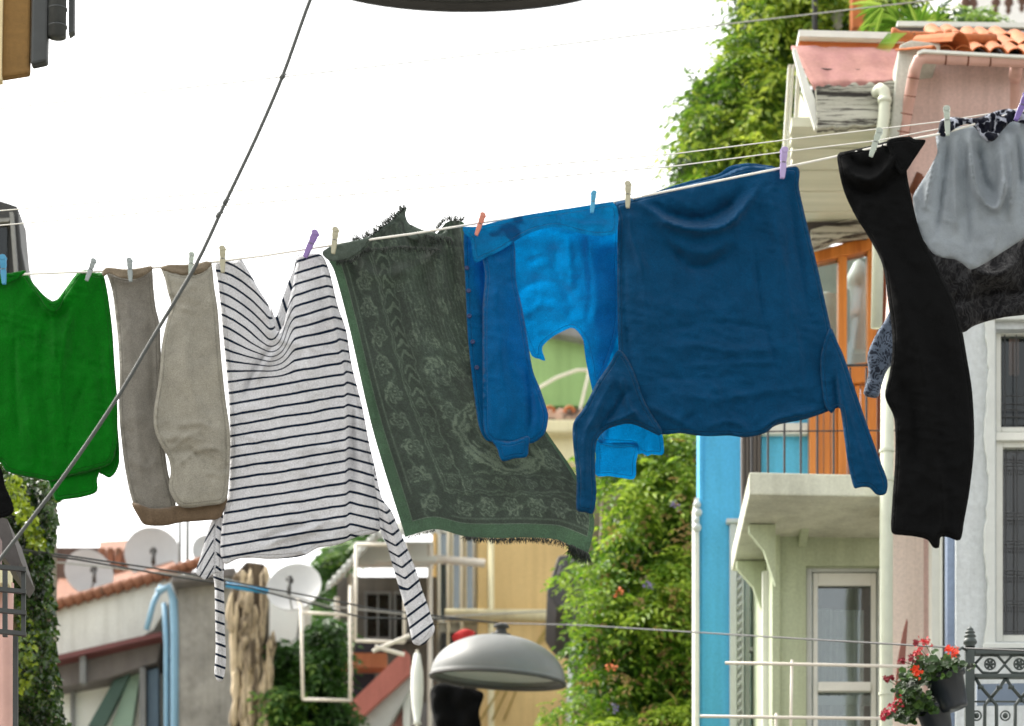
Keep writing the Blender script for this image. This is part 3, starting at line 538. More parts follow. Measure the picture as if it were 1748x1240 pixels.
# ---- teal shirt
o = T('teal_shirt', 'dark teal long sleeved shirt hanging upside down in the middle of the line', 'shirt', W(1215, 876, D), GR)
cloth('body', [(1048, 348), (1070, 341), (1098, 334), (1162, 318), (1226, 302), (1258, 288), (1285, 283), (1322, 286), (1362, 286), (1364, 320), (1378, 384), (1395, 453), (1409, 517), (1418, 559), (1425, 600), (1430, 650), (1427, 690), (1418, 700), (1405, 706), (1375, 716), (1343, 722), (1322, 728), (1306, 740), (1274, 747), (1245, 744), (1215, 745), (1190, 744), (1162, 740), (1130, 742), (1112, 735), (1092, 715), (1075, 680), (1062, 640), (1056, 597), (1054, 506), (1054, 400), (1054, 370)], 'teal_jersey', o, D-.01, puff=.04, pr=20, seed=31,
      folds=[([(1095, 345), (1125, 375), (1170, 392), (1215, 394), (1250, 378), (1285, 330)], 13, .022), ([(1110, 345), (1150, 368), (1200, 374), (1245, 350), (1270, 318)], 12, -.018), ([(1120, 385), (1170, 425), (1215, 428), (1255, 400)], 16, .012), ([(1130, 410), (1180, 455), (1220, 450), (1260, 420)], 14, -.012), ([(1092, 350), (1120, 366), (1150, 384), (1200, 391), (1240, 384), (1262, 366)], 4, .011), ([(1240, 384), (1275, 350), (1300, 310)], 6, .010), ([(1075, 350), (1080, 400), (1100, 470)], 7, .010), ([(1290, 420), (1300, 520), (1330, 640)], 6, -.007), ([(1150, 560), (1230, 552), (1330, 566)], 5, -.005), ([(1160, 625), (1240, 622), (1340, 618)], 4, .005), ([(1310, 300), (1330, 420), (1355, 560), (1375, 690)], 13, .012), ([(1345, 300), (1362, 420), (1385, 560)], 10, -.010), ([(1062, 380), (1066, 520), (1078, 640)], 8, -.008), ([(1085, 360), (1100, 480), (1110, 600)], 15, .008),
             ([(1100, 600), (1180, 590), (1280, 600), (1370, 580)], 10, .005), ([(1110, 640), (1180, 648), (1260, 640)], 8, -.005), ([(1140, 670), (1220, 682), (1300, 670), (1390, 660)], 8, .006), ([(1100, 690), (1150, 715), (1190, 735)], 6, .008), ([(1290, 740), (1330, 715), (1400, 700)], 6, .01), ([(1200, 735), (1240, 720), (1280, 730)], 5, .007), ([(1160, 735), (1172, 715), (1190, 705)], 4, -.006)], nz=(.016, 70, 90, 10))
cloth('sleeve', [(1056, 598), (1072, 614), (1086, 645), (1098, 680), (1112, 706), (1130, 735), (1126, 744), (1108, 736), (1077, 724), (1050, 728), (1031, 737), (1018, 756), (1016, 804), (1018, 841), (1013, 876), (998, 875), (984, 871), (984, 815), (978, 755), (979, 722), (997, 696), (1019, 653), (1040, 622)], 'teal_jersey', o, D-.03, puff=.025, pr=10, seed=33, step=4, nz=(.014, 30, 30, 40), folds=[([(1060, 605), (1082, 645), (1092, 680), (1118, 728)], 3.5, -.006, 'n'), ([(1050, 640), (1020, 700), (1000, 745), (998, 850)], 9, .012), ([(1075, 660), (1050, 700), (1020, 735)], 7, -.012), ([(1090, 700), (1060, 715), (1030, 725)], 5, .010), ([(1060, 640), (1072, 690), (1100, 725)], 6, .009)])
cloth('sleeve', [(1418, 560), (1430, 585), (1440, 607), (1458, 660), (1482, 730), (1503, 788), (1515, 822), (1512, 843), (1497, 845), (1484, 833), (1470, 832), (1458, 833), (1447, 788), (1441, 746), (1434, 698), (1426, 698), (1420, 706), (1408, 692), (1402, 650), (1401, 610), (1408, 580)], 'teal_jersey', o, D-.03, puff=.022, pr=9, seed=35, step=4, nz=(.01, 24, 60, -18), folds=[([(1412, 580), (1402, 620), (1406, 690)], 3.5, -.006, 'n'), ([(1428, 600), (1440, 680), (1470, 780), (1490, 830)], 8, .01), ([(1424, 640), (1430, 700)], 5, -.01), ([(1462, 818), (1484, 818), (1512, 828)], 3, -.004, 'n')])
cloth('hem', [(1096, 336), (1160, 314), (1226, 297), (1246, 284), (1275, 279), (1300, 281), (1324, 286), (1300, 296), (1228, 306), (1162, 324), (1110, 338)], 'teal_jersey', o, D+.03, puff=.01, nz=(.005, 20, 20, 0), step=3.5)
# ---- black trousers
o = T('black_trousers', 'pair of narrow black trousers hanging by its waist and swinging left', 'trousers', W(1590, 935, D), GR)
cloth('leg', [(1430, 264), (1446, 258), (1483, 250), (1515, 241), (1545, 236), (1552, 260), (1548, 291), (1554, 328), (1571, 397), (1598, 452), (1625, 507), (1640, 553), (1651, 613), (1660, 673), (1663, 755), (1656, 832), (1646, 889), (1639, 922), (1620, 918), (1606, 917), (1603, 935), (1593, 935), (1583, 922), (1560, 916), (1540, 914), (1522, 909), (1523, 858), (1528, 780), (1526, 714), (1511, 677), (1518, 640), (1523, 600), (1522, 560), (1516, 516), (1506, 452), (1483, 406), (1460, 369), (1441, 328), (1432, 291)], 'black_jersey', o, D-.02, puff=.04, pr=14, seed=41, nz=(.016, 50, 90, -20),
      folds=[([(1436, 272), (1455, 300), (1490, 306), (1520, 280), (1535, 246)], 9, .022), ([(1440, 290), (1462, 325), (1495, 328), (1525, 300)], 9, -.016), ([(1446, 262), (1470, 284), (1500, 280)], 6, -.012), ([(1470, 340), (1520, 470), (1570, 620), (1590, 800)], 18, .014), ([(1530, 640), (1560, 700), (1560, 800)], 14, -.012), ([(1526, 890), (1580, 900), (1640, 902)], 3.5, -.005, 'n'), ([(1600, 780), (1610, 880), (1598, 930)], 7, .012)])
cloth('waistband', [(1515, 240), (1552, 233), (1562, 238), (1580, 240), (1570, 258), (1560, 273), (1549, 290), (1540, 300), (1528, 284), (1520, 262)], 'black_jersey', o, D-.05, puff=.012, nz=(.008, 14, 20, -40), step=3.5)
# ---- pale skirt and the leopard top behind it
o = T('pale_grey_skirt', 'pale grey satin skirt gathered under a blue floral waistband', 'skirt', W(1670, 460, D), GR)
cloth('panel', [(1600, 226), (1640, 216), (1700, 210), (1760, 200), (1830, 190), (1860, 300), (1840, 370), (1790, 392), (1748, 408), (1722, 424), (1700, 438), (1678, 452), (1657, 460), (1643, 450), (1630, 443), (1610, 440), (1592, 432), (1571, 398), (1558, 340), (1568, 318), (1580, 300), (1592, 278), (1600, 260)], 'grey_satin', o, D-.01, puff=.03, seed=51, step=4, nz=(.012, 26, 110, 4),
      folds=[([(1605, 235), (1590, 300), (1580, 360)], 6, 0.020), ([(1618, 235), (1610, 300), (1600, 400)], 6, -0.018), ([(1634, 230), (1630, 300), (1632, 400)], 7, 0.016), ([(1655, 225), (1660, 290), (1675, 340), (1700, 356), (1715, 320), (1712, 250)], 8, 0.031), ([(1668, 240), (1680, 310), (1700, 330)], 9, -0.026), ([(1706, 240), (1710, 300), (1704, 340)], 6, 0.013), ([(1722, 225), (1728, 300), (1722, 380)], 8, 0.023), ([(1736, 230), (1742, 320)], 6, -0.018), ([(1650, 240), (1646, 320), (1656, 430)], 9, -0.013), ([(1690, 370), (1700, 400), (1690, 440)], 12, 0.013)])
cloth('waistband', [(1602, 228), (1606, 206), (1625, 200), (1650, 202), (1672, 200), (1700, 190), (1722, 186), (1745, 190), (1790, 176), (1830, 172), (1830, 200), (1780, 212), (1748, 212), (1728, 208), (1712, 222), (1700, 238), (1686, 243), (1674, 232), (1664, 218), (1650, 212), (1630, 220), (1612, 234)], 'floral_cotton', o, D-.045, puff=.025, pr=7, seed=52, step=3.5, nz=(.02, 9, 14, 0), folds=[([(1606, 214), (1640, 210), (1700, 200), (1740, 198)], 4, -.006, 'n')])
o = T('leopard_top', 'dark leopard patterned fleece top half hidden behind the skirt and black trousers', 'top', W(1650, 677, D+.7), GR)
cloth('body', [(1560, 380), (1600, 420), (1660, 440), (1720, 410), (1790, 370), (1900, 380), (1890, 500), (1800, 528), (1748, 538), (1715, 542), (1685, 549), (1660, 558), (1644, 568), (1600, 560), (1560, 520), (1540, 440)], 'leopard_fleece', o, D+.5, puff=.05, seed=55, nz=(.04, 22, 60, 20), folds=[([(1640, 450), (1700, 470), (1748, 440)], 14, .02), ([(1620, 520), (1690, 500), (1760, 500)], 14, -.02)])
cloth('sleeve', [(1560, 470), (1530, 510), (1512, 545), (1495, 572), (1481, 605), (1482, 640), (1474, 672), (1486, 679), (1499, 678), (1506, 655), (1516, 630), (1545, 600), (1570, 540)], 'leopard_sleeve', o, D+.5, puff=.05, pr=8, step=4, nz=(.012, 14, 14, 0))
# ---- the thick cable in front
cab = paint('cable_rubber', S(80, 84, 82), .6, .2)
o = T('power_cable', 'thick grey power cable running down diagonally in front of the washing', 'cable', W(0, 952, 10.4))
P = cat_rom([(700, -420), (618, -200), (535, -14), (482, 131), (435, 240), (385, 345), (333, 455), (262, 575), (203, 675), (110, 812), (0, 955), (-120, 1110), (-400, 1480)], 30, False)
mb = MB(); mb.tube([W(x, y, 10.4) for x, y in P], .0058, 10); mb.build('wire', cab, o, smooth=True)
for x, y in ((482, 131), (385, 345), (373, 368)):
    mb = MB(); e = Vector((.46, 0, .89)); c = Vector(W(x, y, 10.4)); mb.tube([c-e*.009, c-e*.004, c+e*.004, c+e*.009], [.006, .0078, .0078, .006], 10); mb.tube([c+Vector((.004, -.006, 0)), c+Vector((.016, -.012, .004))], .0018, 6); mb.build('cable_tie', cab, o, smooth=True)
# ================================================================= BUILDINGS ON THE RIGHT
WH = S(200, 205, 200)
plaster('cream_green', S(168, 178, 150), .8, streak=(3, 3, .7)); plaster('slab_paint', S(190, 192, 176), .72, streak=(3, 3, 3))
plaster('blue_paint', S(82, 168, 208), .86, streak=(3, 3, .6)); plaster('pink_plaster', S(222, 180, 172), .84, streak=(5, 5, .8), bd=.006); plaster('pale_pink', S(216, 190, 180), .86, streak=(6, 6, .5))
plaster('white_plaster', S(182, 188, 190), .82, streak=(4, 4, .5), bd=.012, grain=30); plaster('blue_grey_plaster', S(120, 134, 156), .75, bd=.01, grain=34)
plaster('grey_plaster', S(178, 180, 170), .7, bd=.01); plaster('roof_felt', S(150, 108, 100), .8, streak=(8, 8, 1), stain=S(160, 110, 108))
paint('white_paint', S(228, 230, 222), .45, .1, S(120, 118, 108), .72); paint('grey_white_paint', S(205, 210, 206), .5, .12, S(120, 120, 112), .74)
paint('pipe_cream', S(214, 220, 200), .5, .12, S(140, 130, 105), .76); paint('pipe_pink', S(208, 166, 154), .5, .15, S(120, 75, 55), .72)
paint('iron_green', S(66, 76, 74), .5, .2, S(40, 42, 40), .7); paint('rail_black', S(30, 30, 32), .5, .2); paint('rail_white', S(225, 218, 205), .5, .1, S(150, 130, 110), .7)
wood('orange_wood', S(168, 96, 30), S(216, 138, 56), .4); wood('dark_wood', S(70, 66, 64), S(96, 90, 86), .7); wood('rotten_wood', S(150, 150, 135), S(205, 205, 192), .85, axis=0, crack=S(45, 42, 38))
wood('soffit_board', S(190, 192, 172), S(212, 212, 194), .8, axis=0); paint('terracotta', S(192, 110, 56), .75, .4, S(120, 80, 55), .62, scale=16); paint('orange_trim', S(200, 110, 50), .6, .2)
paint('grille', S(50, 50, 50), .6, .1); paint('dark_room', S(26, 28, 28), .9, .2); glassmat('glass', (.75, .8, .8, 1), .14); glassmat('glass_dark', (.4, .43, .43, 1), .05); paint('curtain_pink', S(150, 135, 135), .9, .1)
paint('rust', S(120, 72, 50), .8, .3); fabric('curtain', S(215, 220, 215), .4, hem=False); plaster('red_brown', S(120, 60, 52), .8)

def window(o, x0, y0, x1, y1, d, frame='white_paint', fw=8, glass='glass', mids=(), back='dark_room', deep=.25, curt=None, dep=.07, name='window', bev=.004, vm=()):
    """a window built into a recess box that sits just proud of the wall: frame, bars, pane, room behind"""
    mb = MB()
    mb.rect(x0, y0, x0+fw, y1, d, dep).rect(x1-fw, y0, x1, y1, d, dep).rect(x0+fw+.05, y0, x1-fw-.05, y0+fw, d+.002, dep).rect(x0+fw+.05, y1-fw, x1-fw-.05, y1, d+.002, dep)
    for m_ in mids: mb.rect(x0+fw+.05, m_-fw*.4, x1-fw-.05, m_+fw*.4, d+.004, dep-.01)
    for m_ in vm: mb.rect(m_-fw*.35, y0+fw+.05, m_+fw*.35, y1-fw-.05, d+.006, dep-.012)
    f = mb.build(name, frame, o, bev=bev)
    mb = MB(); mb.rect(x0+fw*.8, y0+fw*.8, x1-fw*.8, y1-fw*.8, d+.035, .006); mb.build('pane', glass, f)
    if back:
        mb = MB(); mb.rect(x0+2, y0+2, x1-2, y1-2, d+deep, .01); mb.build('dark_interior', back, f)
    return f
def holed(o, x0, y0, x1, y1, holes, d, t, mat, name='wall', bev=0):
    """wall rectangle with rectangular openings (sorted top to bottom, same column or single)"""
    mb = MB(); xs = sorted({x0, x1, *[h[0] for h in holes], *[h[2] for h in holes]}); ys = sorted({y0, y1, *[h[1] for h in holes], *[h[3] for h in holes]})
    for i in range(len(xs)-1):
        j = 0
        while j < len(ys)-1:
            hole = lambda jj: any(h[0] <= xs[i] < h[2] and h[1] <= ys[jj] < h[3] for h in holes)
            if hole(j): j += 1; continue
            k = j
            while k+1 < len(ys)-1 and not hole(k+1): k += 1
            mb.rect(xs[i], ys[j], xs[i+1], ys[k+1], d, t); j = k+1
    return mb.build(name, mat, o)
def bars(o, pts, r, mat, name):
    for p in pts: mb = MB(); mb.tpx(p, r, 8); mb.build(name, mat, o, smooth=True)

# ---- white plastered house at the right edge
d = 17.5; G = gy(d)
o = T('white_plastered_house', 'white rough plastered house with tall barred windows at the right edge', 'house', W(1760, G, d))
holed(o, 1632, 470, 1990, G, [(1700, 562, 1796, 1096)], d, .14, 'white_plaster')
mb = MB(); mb.rect(1617, 470, 1632, G, d+.05, .1); mb.build('corner_strip', 'blue_grey_plaster', o)
window(o, 1700, 562, 1796, 738, d+.06, fw=9, glass='glass_dark', deep=.5)
window(o, 1700, 752, 1796, 1096, d+.06, fw=12, glass='glass_dark', deep=.4, back='curtain_pink')
mb = MB(); mb.rect(1700, 738, 1796, 752, d+.03, .12); mb.build('transom', 'white_paint', o, bev=.004)
# wavy plaster surround beside the window
ys = np.linspace(545, 1105, 60); L = [(1684+3*math.sin(y/31)+3*(vnoise(y/14, 0, 3)-.5)*2, y) for y in ys]
mb = MB(); mb.prism([(1699, 545)]+L+[(1699, 1105)], d-.035, .034); mb.rect(1685, 535, 1990, 546, d-.04, .04); mb.rect(1679, 1097, 1990, 1108, d-.05, .05); mb.build('window_surround', 'grey_white_paint', o, bev=.006)
def grille(x0, x1, y0, y1, vx, hy):
    mb = MB()
    for x in vx: mb.tpx([(x, y0, d+.035), (x+.5, y1, d+.035)], .9, 6)
    for y in hy: mb.tpx([(x0, y, d+.03), (x1, y+1, d+.03)], .8, 6)
    mb.build('window_grille', 'grille', o)
grille(1709, 1787, 572, 728, (1715, 1735, 1760, 1780), (676, 690, 700, 712)); grille(1712, 1784, 766, 1084, (1717, 1736, 1762, 1778), (772, 790, 796, 876, 882, 924, 930, 975, 981, 1026, 1032, 1078))
# ---- pink house
d = 18.05; G = gy(d)
o = T('pink_house', 'pink plastered house with terracotta roof tiles and a pink gutter', 'house', W(1640, G, d))
mb = MB(); mb.prism([(1570, 96), (1990, 106), (1990, 640), (1513, 640), (1528, 420)], d+.1, .3); mb.build('wall', 'pink_plaster', o)
mb = MB(); mb.rect(1513, 640, 1577, G, d+.1, .2); mb.build('wall', 'pale_pink', o)
mb = MB(); mb.rect(1577.1, 640, 1591, G, d+.14, .2); mb.build('corner_strip', 'pink_plaster', o)
mb = MB(); mb.rect(1591, 640, 1606, G, d-.1, .15); mb.build('corner_strip', 'white_paint', o)
f = window(o, 1606, 640, 1617, 1300, d-.14, fw=3.4, glass='glass_dark', dep=.12, deep=.3, name='side_window')
mb = MB(); mb.prism([(1536, 76), (1556, 68), (1606, 74), (1604, 92), (1566, 96), (1552, 150), (1536, 225), (1524, 300), (1515, 300), (1522, 200), (1530, 120)], d-.2, .5); mb.build('gable_plaster', 'grey_plaster', o, bev=.01)
g = MB(); rp = [(1990, 113, d-.4), (1790, 107, d-.25), (1700, 103, d-.25), (1580, 98, d-.25), (1568, 103, d-.25), (1562, 118, d-.22), (1552, 170, d-.05), (1540, 235, d+.0), (1524, 320, d+.0)]; rp = [(a, b_, q-.15) for a, b_, q in rp]
g.tube([W(*p) for p in rp], .030, 14); gu = g.build('gutter', 'pipe_pink', o, smooth=True)
g = MB()
for i, t in enumerate(np.linspace(0, 1, 6)):
    a, b_ = Vector(W(1561, 122, d-.37)), Vector(W(1526, 312, d-.15)); c = a.lerp(b_, .06+t*.8); e = (b_-a).normalized(); g = MB(); g.tube([c-e*.0022, c+e*.0022], .0312, 14); g.build('gutter_ring', 'rust', gu, smooth=True)
for x in (1614, 1652, 1690): 
    c = Vector(W(x, 98.5+(x-1580)*.04, d-.40)); e = Vector((1, 0, 0)); g = MB(); g.tube([c-e*.004, c+e*.004], .0312, 14); g.build('gutter_ring', 'rust', gu, smooth=True)
mb = MB(); mb.prism([(1566, 88), (1575, 84), (1790, 97), (1790, 101), (1576, 89), (1568, 92)], d-.45, .05); mb.build('gutter_lip', 'white_paint', gu)
g = MB(); g.tube([W(1735, 112, d-.38), W(1734, 126, d-.2), W(1733, 142, d-.08), W(1732, 240, d-.06), W(1731, 640, d-.06)], .026, 14); dp = g.build('downpipe', 'pipe_pink', o, smooth=True)
g = MB(); g.tube([W(1734, 120, d-.3), W(1733.6, 132, d-.17)], .033, 14); g.build('pipe_collar', 'pipe_pink', dp, smooth=True)
# roof: slab, tiles as arched half pipes running back up the slope
mb = MB(); mb.add([W(1600, 92, d-.1), W(1990, 104, d-.1), W(1990, 52, d+1.0), W(1548, 54, d+1.0), W(1600, 100, d-.1), W(1990, 112, d-.1), W(1990, 62, d+1.05), W(1548, 64, d+1.05)], [(0, 1, 2, 3), (4, 7, 6, 5), (0, 4, 5, 1), (1, 5, 6, 2), (2, 6, 7, 3), (3, 7, 4, 0)]); rf = mb.build('roof', 'dark_wood', o)
mb = MB()
def tile(c, w, L, rz=0, tilt=R(20), th=.008, h=.55):
    vs = []; n = 8; M = Matrix.Rotation(rz, 3, 'Z') @ Matrix.Rotation(tilt, 3, 'X')
    for yy, sc in ((0, 1), (L, .85)):
        for rr in (w/2, w/2-th):
            for k in range(n+1):
                a = math.pi*k/n; vs.append(Vector(c)+M @ Vector((rr*math.cos(a)*sc, yy, rr*math.sin(a)*sc*h)))
    m = n+1; fs = []
    for k in range(n): fs += [(k, k+1, 2*m+k+1, 2*m+k), (m+k, 3*m+k, 3*m+k+1, m+k+1), (k, m+k, m+k+1, k+1), (2*m+k, 2*m+k+1, 3*m+k+1, 3*m+k)]
    fs += [(0, 2*m, 3*m, m), (n, m+n, 3*m+n, 2*m+n)]; mb.add(vs, fs)
z0_ = W(0, 92, d-.1)[2]; sl_ = (W(0, 52, d+1.0)[2]-z0_)/1.1
for r_ in range(3):
    for k in range(20):
        yy_ = d-.16+.33*r_; x_ = W(1612+8*r_, 0, d-.1)[0]+k*.088; tile((x_+RNG.uniform(-.006, .006), yy_+RNG.uniform(-.01, .01), z0_+sl_*(yy_-d+.1)+.012+.0035*k*.088*-10), .094, .38, RNG.uniform(-.05, .05), math.atan(sl_)+RNG.uniform(-.03, .03), h=.8)
tile(W(1640, 80, d-.22), .17, .26, R(50), R(14), h=.8); tile(W(1596, 88, d-.25), .10, .2, R(66), R(6), h=.5)
mb.build('roof_tile', 'terracotta', rf, bev=.002)
g = MB(); g.tube([W(1522, 60, d+.05), W(1526, 60, d+.05), W(1536, 62, d+.05), W(1618, 66, d+.05), W(1700, 68, d+.1)], [.036, .036, .027, .027, .027], 14, flat=.9); g.tube([W(1612, 62, d+.02), W(1624, 62, d+.02)], .034, 14); g.build('ridge_tile', 'terracotta', rf, smooth=True)
mb = MB(); mb.prism([(1532, 36), (1990, 42), (1990, 50), (1532, 44)], d+1.1, .3); mb.build('roof_edge', 'white_paint', o); mb = MB(); mb.prism([(1523, 50), (1532, 44), (1990, 50), (1990, 62), (1600, 60), (1523, 56)], d+1.12, .3); mb.build('roof_board', 'dark_wood', o)
g = MB(); 
for a, b_ in (((1570, 296), (1555, 330)), ((1572, 300), (1560, 345))): g.tube([W(a[0], a[1], d), W(b_[0], b_[1], d+.05)], .018, 8)
g.build('wall_bracket', 'rust', o, smooth=True)
mb = MB(); mb.prism([(1548, 1055), (1550, 1062), (1546, 1120), (1534, 1190), (1527, 1190), (1532, 1130), (1541, 1080)], d-.35, .03); mb.build('folded_parasol', paint('parasol_cloth', S(135, 88, 76), .8), None, bev=.004, label='folded reddish brown parasol tip rising behind the geraniums', cat='parasol')
# ---- cream house: bay with balcony above it, jettied top floor
d = 18.0; G = gy(19)
o = T('cream_house', 'cream green house with a projecting balcony slab over a tall window', 'house', W(1420, G, 19))
dw = 18.75
holed(o, 1318, 850, 1530, G, [(1376, 966, 1508, 1330)], dw, .3, 'cream_green')
mb = MB(); mb.rect(1318, 850, 1332, G, dw-.03, .03); mb.build('corner_pilaster', 'cream_green', o, bev=.005)
mb = MB(); mb.box(W(1318, 0, dw)[0], W(1318, 0, dw)[0]+.25, dw+.3, dw+2.6, 0, W(0, 850, dw)[2]); mb.build('side_wall', 'cream_green', o)
mb = MB(); mb.prism([(1279, 806), (1279, 845), (1540, 849), (1540, 812)], d, 1.45); mb.build('balcony_slab', 'slab_paint', o, bev=.008)
def bracket_front(x, y0, y1, dp):
    mb = MB(); a = W(x, y0, dw); x0, z0, z1 = a[0], a[2], W(x, y1, dw)[2]
    v = [(x0+s, y, z) for s in (-.022, .022) for y, z in ((dw, z0), (dw-dp, z0), (dw-dp, z0-.05), (dw, z1))]; mb.add(v, [(0, 1, 2, 3), (7, 6, 5, 4), (0, 4, 5, 1), (1, 5, 6, 2), (2, 6, 7, 3), (3, 7, 4, 0)]); mb.build('bracket', 'cream_green', o, bev=.004)
bracket_front(1370, 862, 935, .5)
def bracket_side(y0, y1, dd, w=.34):
    x1 = W(1318, 0, dw)[0]; z0 = W(0, y0, dd)[2]; z1 = W(0, y1, dd)[2]; mb = MB()
    v = [(x, dd+s, z) for s in (0, .05) for x, z in ((x1, z0), (x1-w, z0), (x1-w, z0-.04), (x1-w*.45, z0-(z0-z1)*.42), (x1, z1))]
    mb.add(v, [(0, 1, 2, 3, 4), (9, 8, 7, 6, 5)]+[(i, i+5, (i+1) % 5+5, (i+1) % 5) for i in range(5)]); mb.build('bracket', 'cream_green', o, bev=.004)
zs = W(0, 846, d)[2]
for dd, w_ in ((18.5, .14), (19.2, .16)):
    py = HY-(zs-.005-CZ)*F/dd; bracket_side(py, py+105, dd, w_)
mb = MB(); mb.rect(1302, 975, 1312, G, 19.0, .06); mb.build('side_trim', 'white_paint', o)
# window
f = window(o, 1376, 966, 1508, 1330, dw+.05, 'grey_white_paint', 10, dep=.14, back=None, bev=.006)
fi = MB(); a = dw+.056
fi.rect(1388, 978, 1396, 1318, a, .025).rect(1487, 978, 1496, 1318, a, .025).rect(1396.1, 978, 1486.9, 1000, a+.002, .023).rect(1396.1, 1164, 1486.9, 1180, a-.02, .045).rect(1396.1, 1300, 1486.9, 1318, a+.002, .023)
sash = fi.build('sash', 'white_paint', f, bev=.004)
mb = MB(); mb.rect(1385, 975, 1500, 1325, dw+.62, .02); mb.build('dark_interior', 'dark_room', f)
def curtain(x0, x1, y0, y1, dd, n, name='curtain', am=.03):
    mb = MB(); N = n*10; a = [W(x0+(x1-x0)*i/N, y0, dd+am*math.sin(i*2*math.pi/10)+am*.5*math.sin(i*1.7)) for i in range(N+1)]; zb = W(0, y1, dd)[2]
    v = a+[(x, y, zb) for x, y, z in a]; mb.add(v, [(i, i+1, N+1+i+1, N+1+i) for i in range(N)]); return mb.build(name, 'curtain', f, smooth=True, fixn=False)
curtain(1394, 1420, 1040, 1320, dw+.3, 2); curtain(1418, 1474, 1042, 1320, dw+.36, 6, am=.018)
mb = MB(); mb.rect(1396, 1188, 1486, 1204, dw+.25, .02); mb.build('shelf', 'grey_white_paint', f)
g = MB(); g.tube([W(1516, 560, 17.93), W(1513, 900, 17.93), (W(1510, 900, 17.93)[0], 17.93, 0)], .034, 16); dp = g.build('downpipe', 'pipe_cream', o, smooth=True)
for y in (770, 820, 1185): c = Vector(W(1512.5 if y > 900 else 1514, y, 17.93)); g = MB(); g.tube([c-Vector((0, 0, .008)), c+Vector((0, 0, .008))], .039, 16); g.build('pipe_collar', 'pipe_cream', dp)
# balcony railing and door on the slab
g = MB(); r0 = []
for x in range(1283, 1530, 28): g.tpx([(x, 628, 18.12), (x, 810, 18.12)], 2.0, 6)
g.tpx([(1281, 628, 18.12), (1540, 622, 18.12)], 2.4, 6); g.tpx([(1281, 737, 18.12), (1540, 735, 18.12)], 1.3, 6); g.build('balcony_railing', 'rail_black', o)
dd = 19.45
mb = MB(); mb.rect(1300, 560, 1379, 835, dd+.1, .2); mb.build('balcony_wall', 'blue_paint', o); mb = MB(); mb.rect(1300, 722, 1379, 741, dd+.04, .05); mb.build('wall_ledge', 'grey_white_paint', o, bev=.004)
mb = MB(); mb.rect(1266, 600, 1299, 870, dd+.05, .1)
for i in range(5): mb.rect(1267+i*6.5, 600, 1271+i*6.5, 860, dd+.035, .016)
mb.build('shutter', 'dark_wood', o)
x0, x1 = 1382, 1514
mb = MB(); mb.prism([(x0, 432), (x1-14, 398), (x1-14, 424), (x0, 450)], dd, .1); mb.prism([(x0, 450), (x0+12, 448), (x0+12, 835), (x0, 835)], dd, .1); mb.rect(1431, 437, 1446, 835, dd-.004, .1); mb.prism([(1481, 428), (1497, 424), (1497, 835), (1481, 835)], dd-.004, .1)
mb.prism([(1394.1, 612), (1430.9, 610), (1430.9, 640), (1394.1, 642)], dd+.003, .09); mb.prism([(1446.1, 622), (1480.9, 618), (1480.9, 652), (1446.1, 656)], dd+.003, .09); dr = mb.build('balcony_door', 'orange_wood', o, bev=.006)
mb = MB(); mb.rect(1498, 398, 1514, 835, dd+.06, .12); mb.build('door_jamb', paint('brown_wood', S(120, 62, 26), .5, .3), dr, bev=.005)
mb = MB()
for i in range(3): mb.rect(1394.5+i*12.2, 643, 1405.5+i*12.2, 835, dd+.03, .04); mb.rect(1447+i*11.4, 657, 1457.2+i*11.4, 835, dd+.03, .04)
mb.build('lower_panel', 'orange_wood', dr, bev=.006)
mb = MB(); mb.rect(1393, 440, 1432, 614, dd+.05, .006).rect(1445, 430, 1482, 624, dd+.05, .006); mb.build('pane', 'glass', dr)
mb = MB(); mb.rect(1384, 440, 1498, 660, dd+.7, .05); mb.build('room_wall', plaster('room_plaster', S(160, 168, 160), .8), dr)
g = MB(); g.lathe([(.001, 0), (.05, 0), (.05, .35), (.075, .37), (.07, .42), (.03, .5), (.001, .52)], W(1466, 600, dd+.4), 16); g.lathe([(.001, 0), (.07, 0), (.06, .25), (.09, .3), (.001, .34)], W(1410, 600, dd+.45), 16); g.build('indoor_column', 'white_paint', dr, smooth=True)
# jettied soffit, rotten fascia, felt roof
d2 = 18.0; zt = W(0, 214, d2)[2]
mb = MB(); xl, xr = W(1352, 0, d2)[0], W(1528, 0, d2)[0]
n = 9; ya, yb = d2+.02, 19.35
for i in range(n):
    a, b_ = ya+(yb-ya)*i/n, ya+(yb-ya)*(i+1)/n-.008; t = i/n; mb.box(xl+.12*t, xr, a, b_, zt+.004*(i % 2), zt+.05)
mb.build('soffit', 'soffit_board', o, bev=.003)
mb = MB(); mb.box(xl+.1, xr, 19.36, 19.5, zt-.06, zt+.4); mb.build('soffit_beam', 'dark_wood', o)
mb = MB(); mb.prism([(1384, 392), (1440, 376), (1520, 366), (1520, 392), (1440, 402), (1384, 420)], 19.3, .1); mb.build('lower_fascia', 'rotten_wood', o, bev=.006)
ys = lambda x: 148+12*(vnoise(x/9, 1, 3)-.5)-(x-1395)*.08
tp = [(x, ys(x)) for x in np.linspace(1536, 1393, 26)]; bt = [(x, 220-(x-1395)*.07+5*(vnoise(x/6, 5, 3)-.5)) for x in np.linspace(1395, 1536, 26)]
mb = MB(); mb.prism(tp+bt, d2-.12, .07); mb.build('rotten_fascia', 'rotten_wood', o, bev=.005)
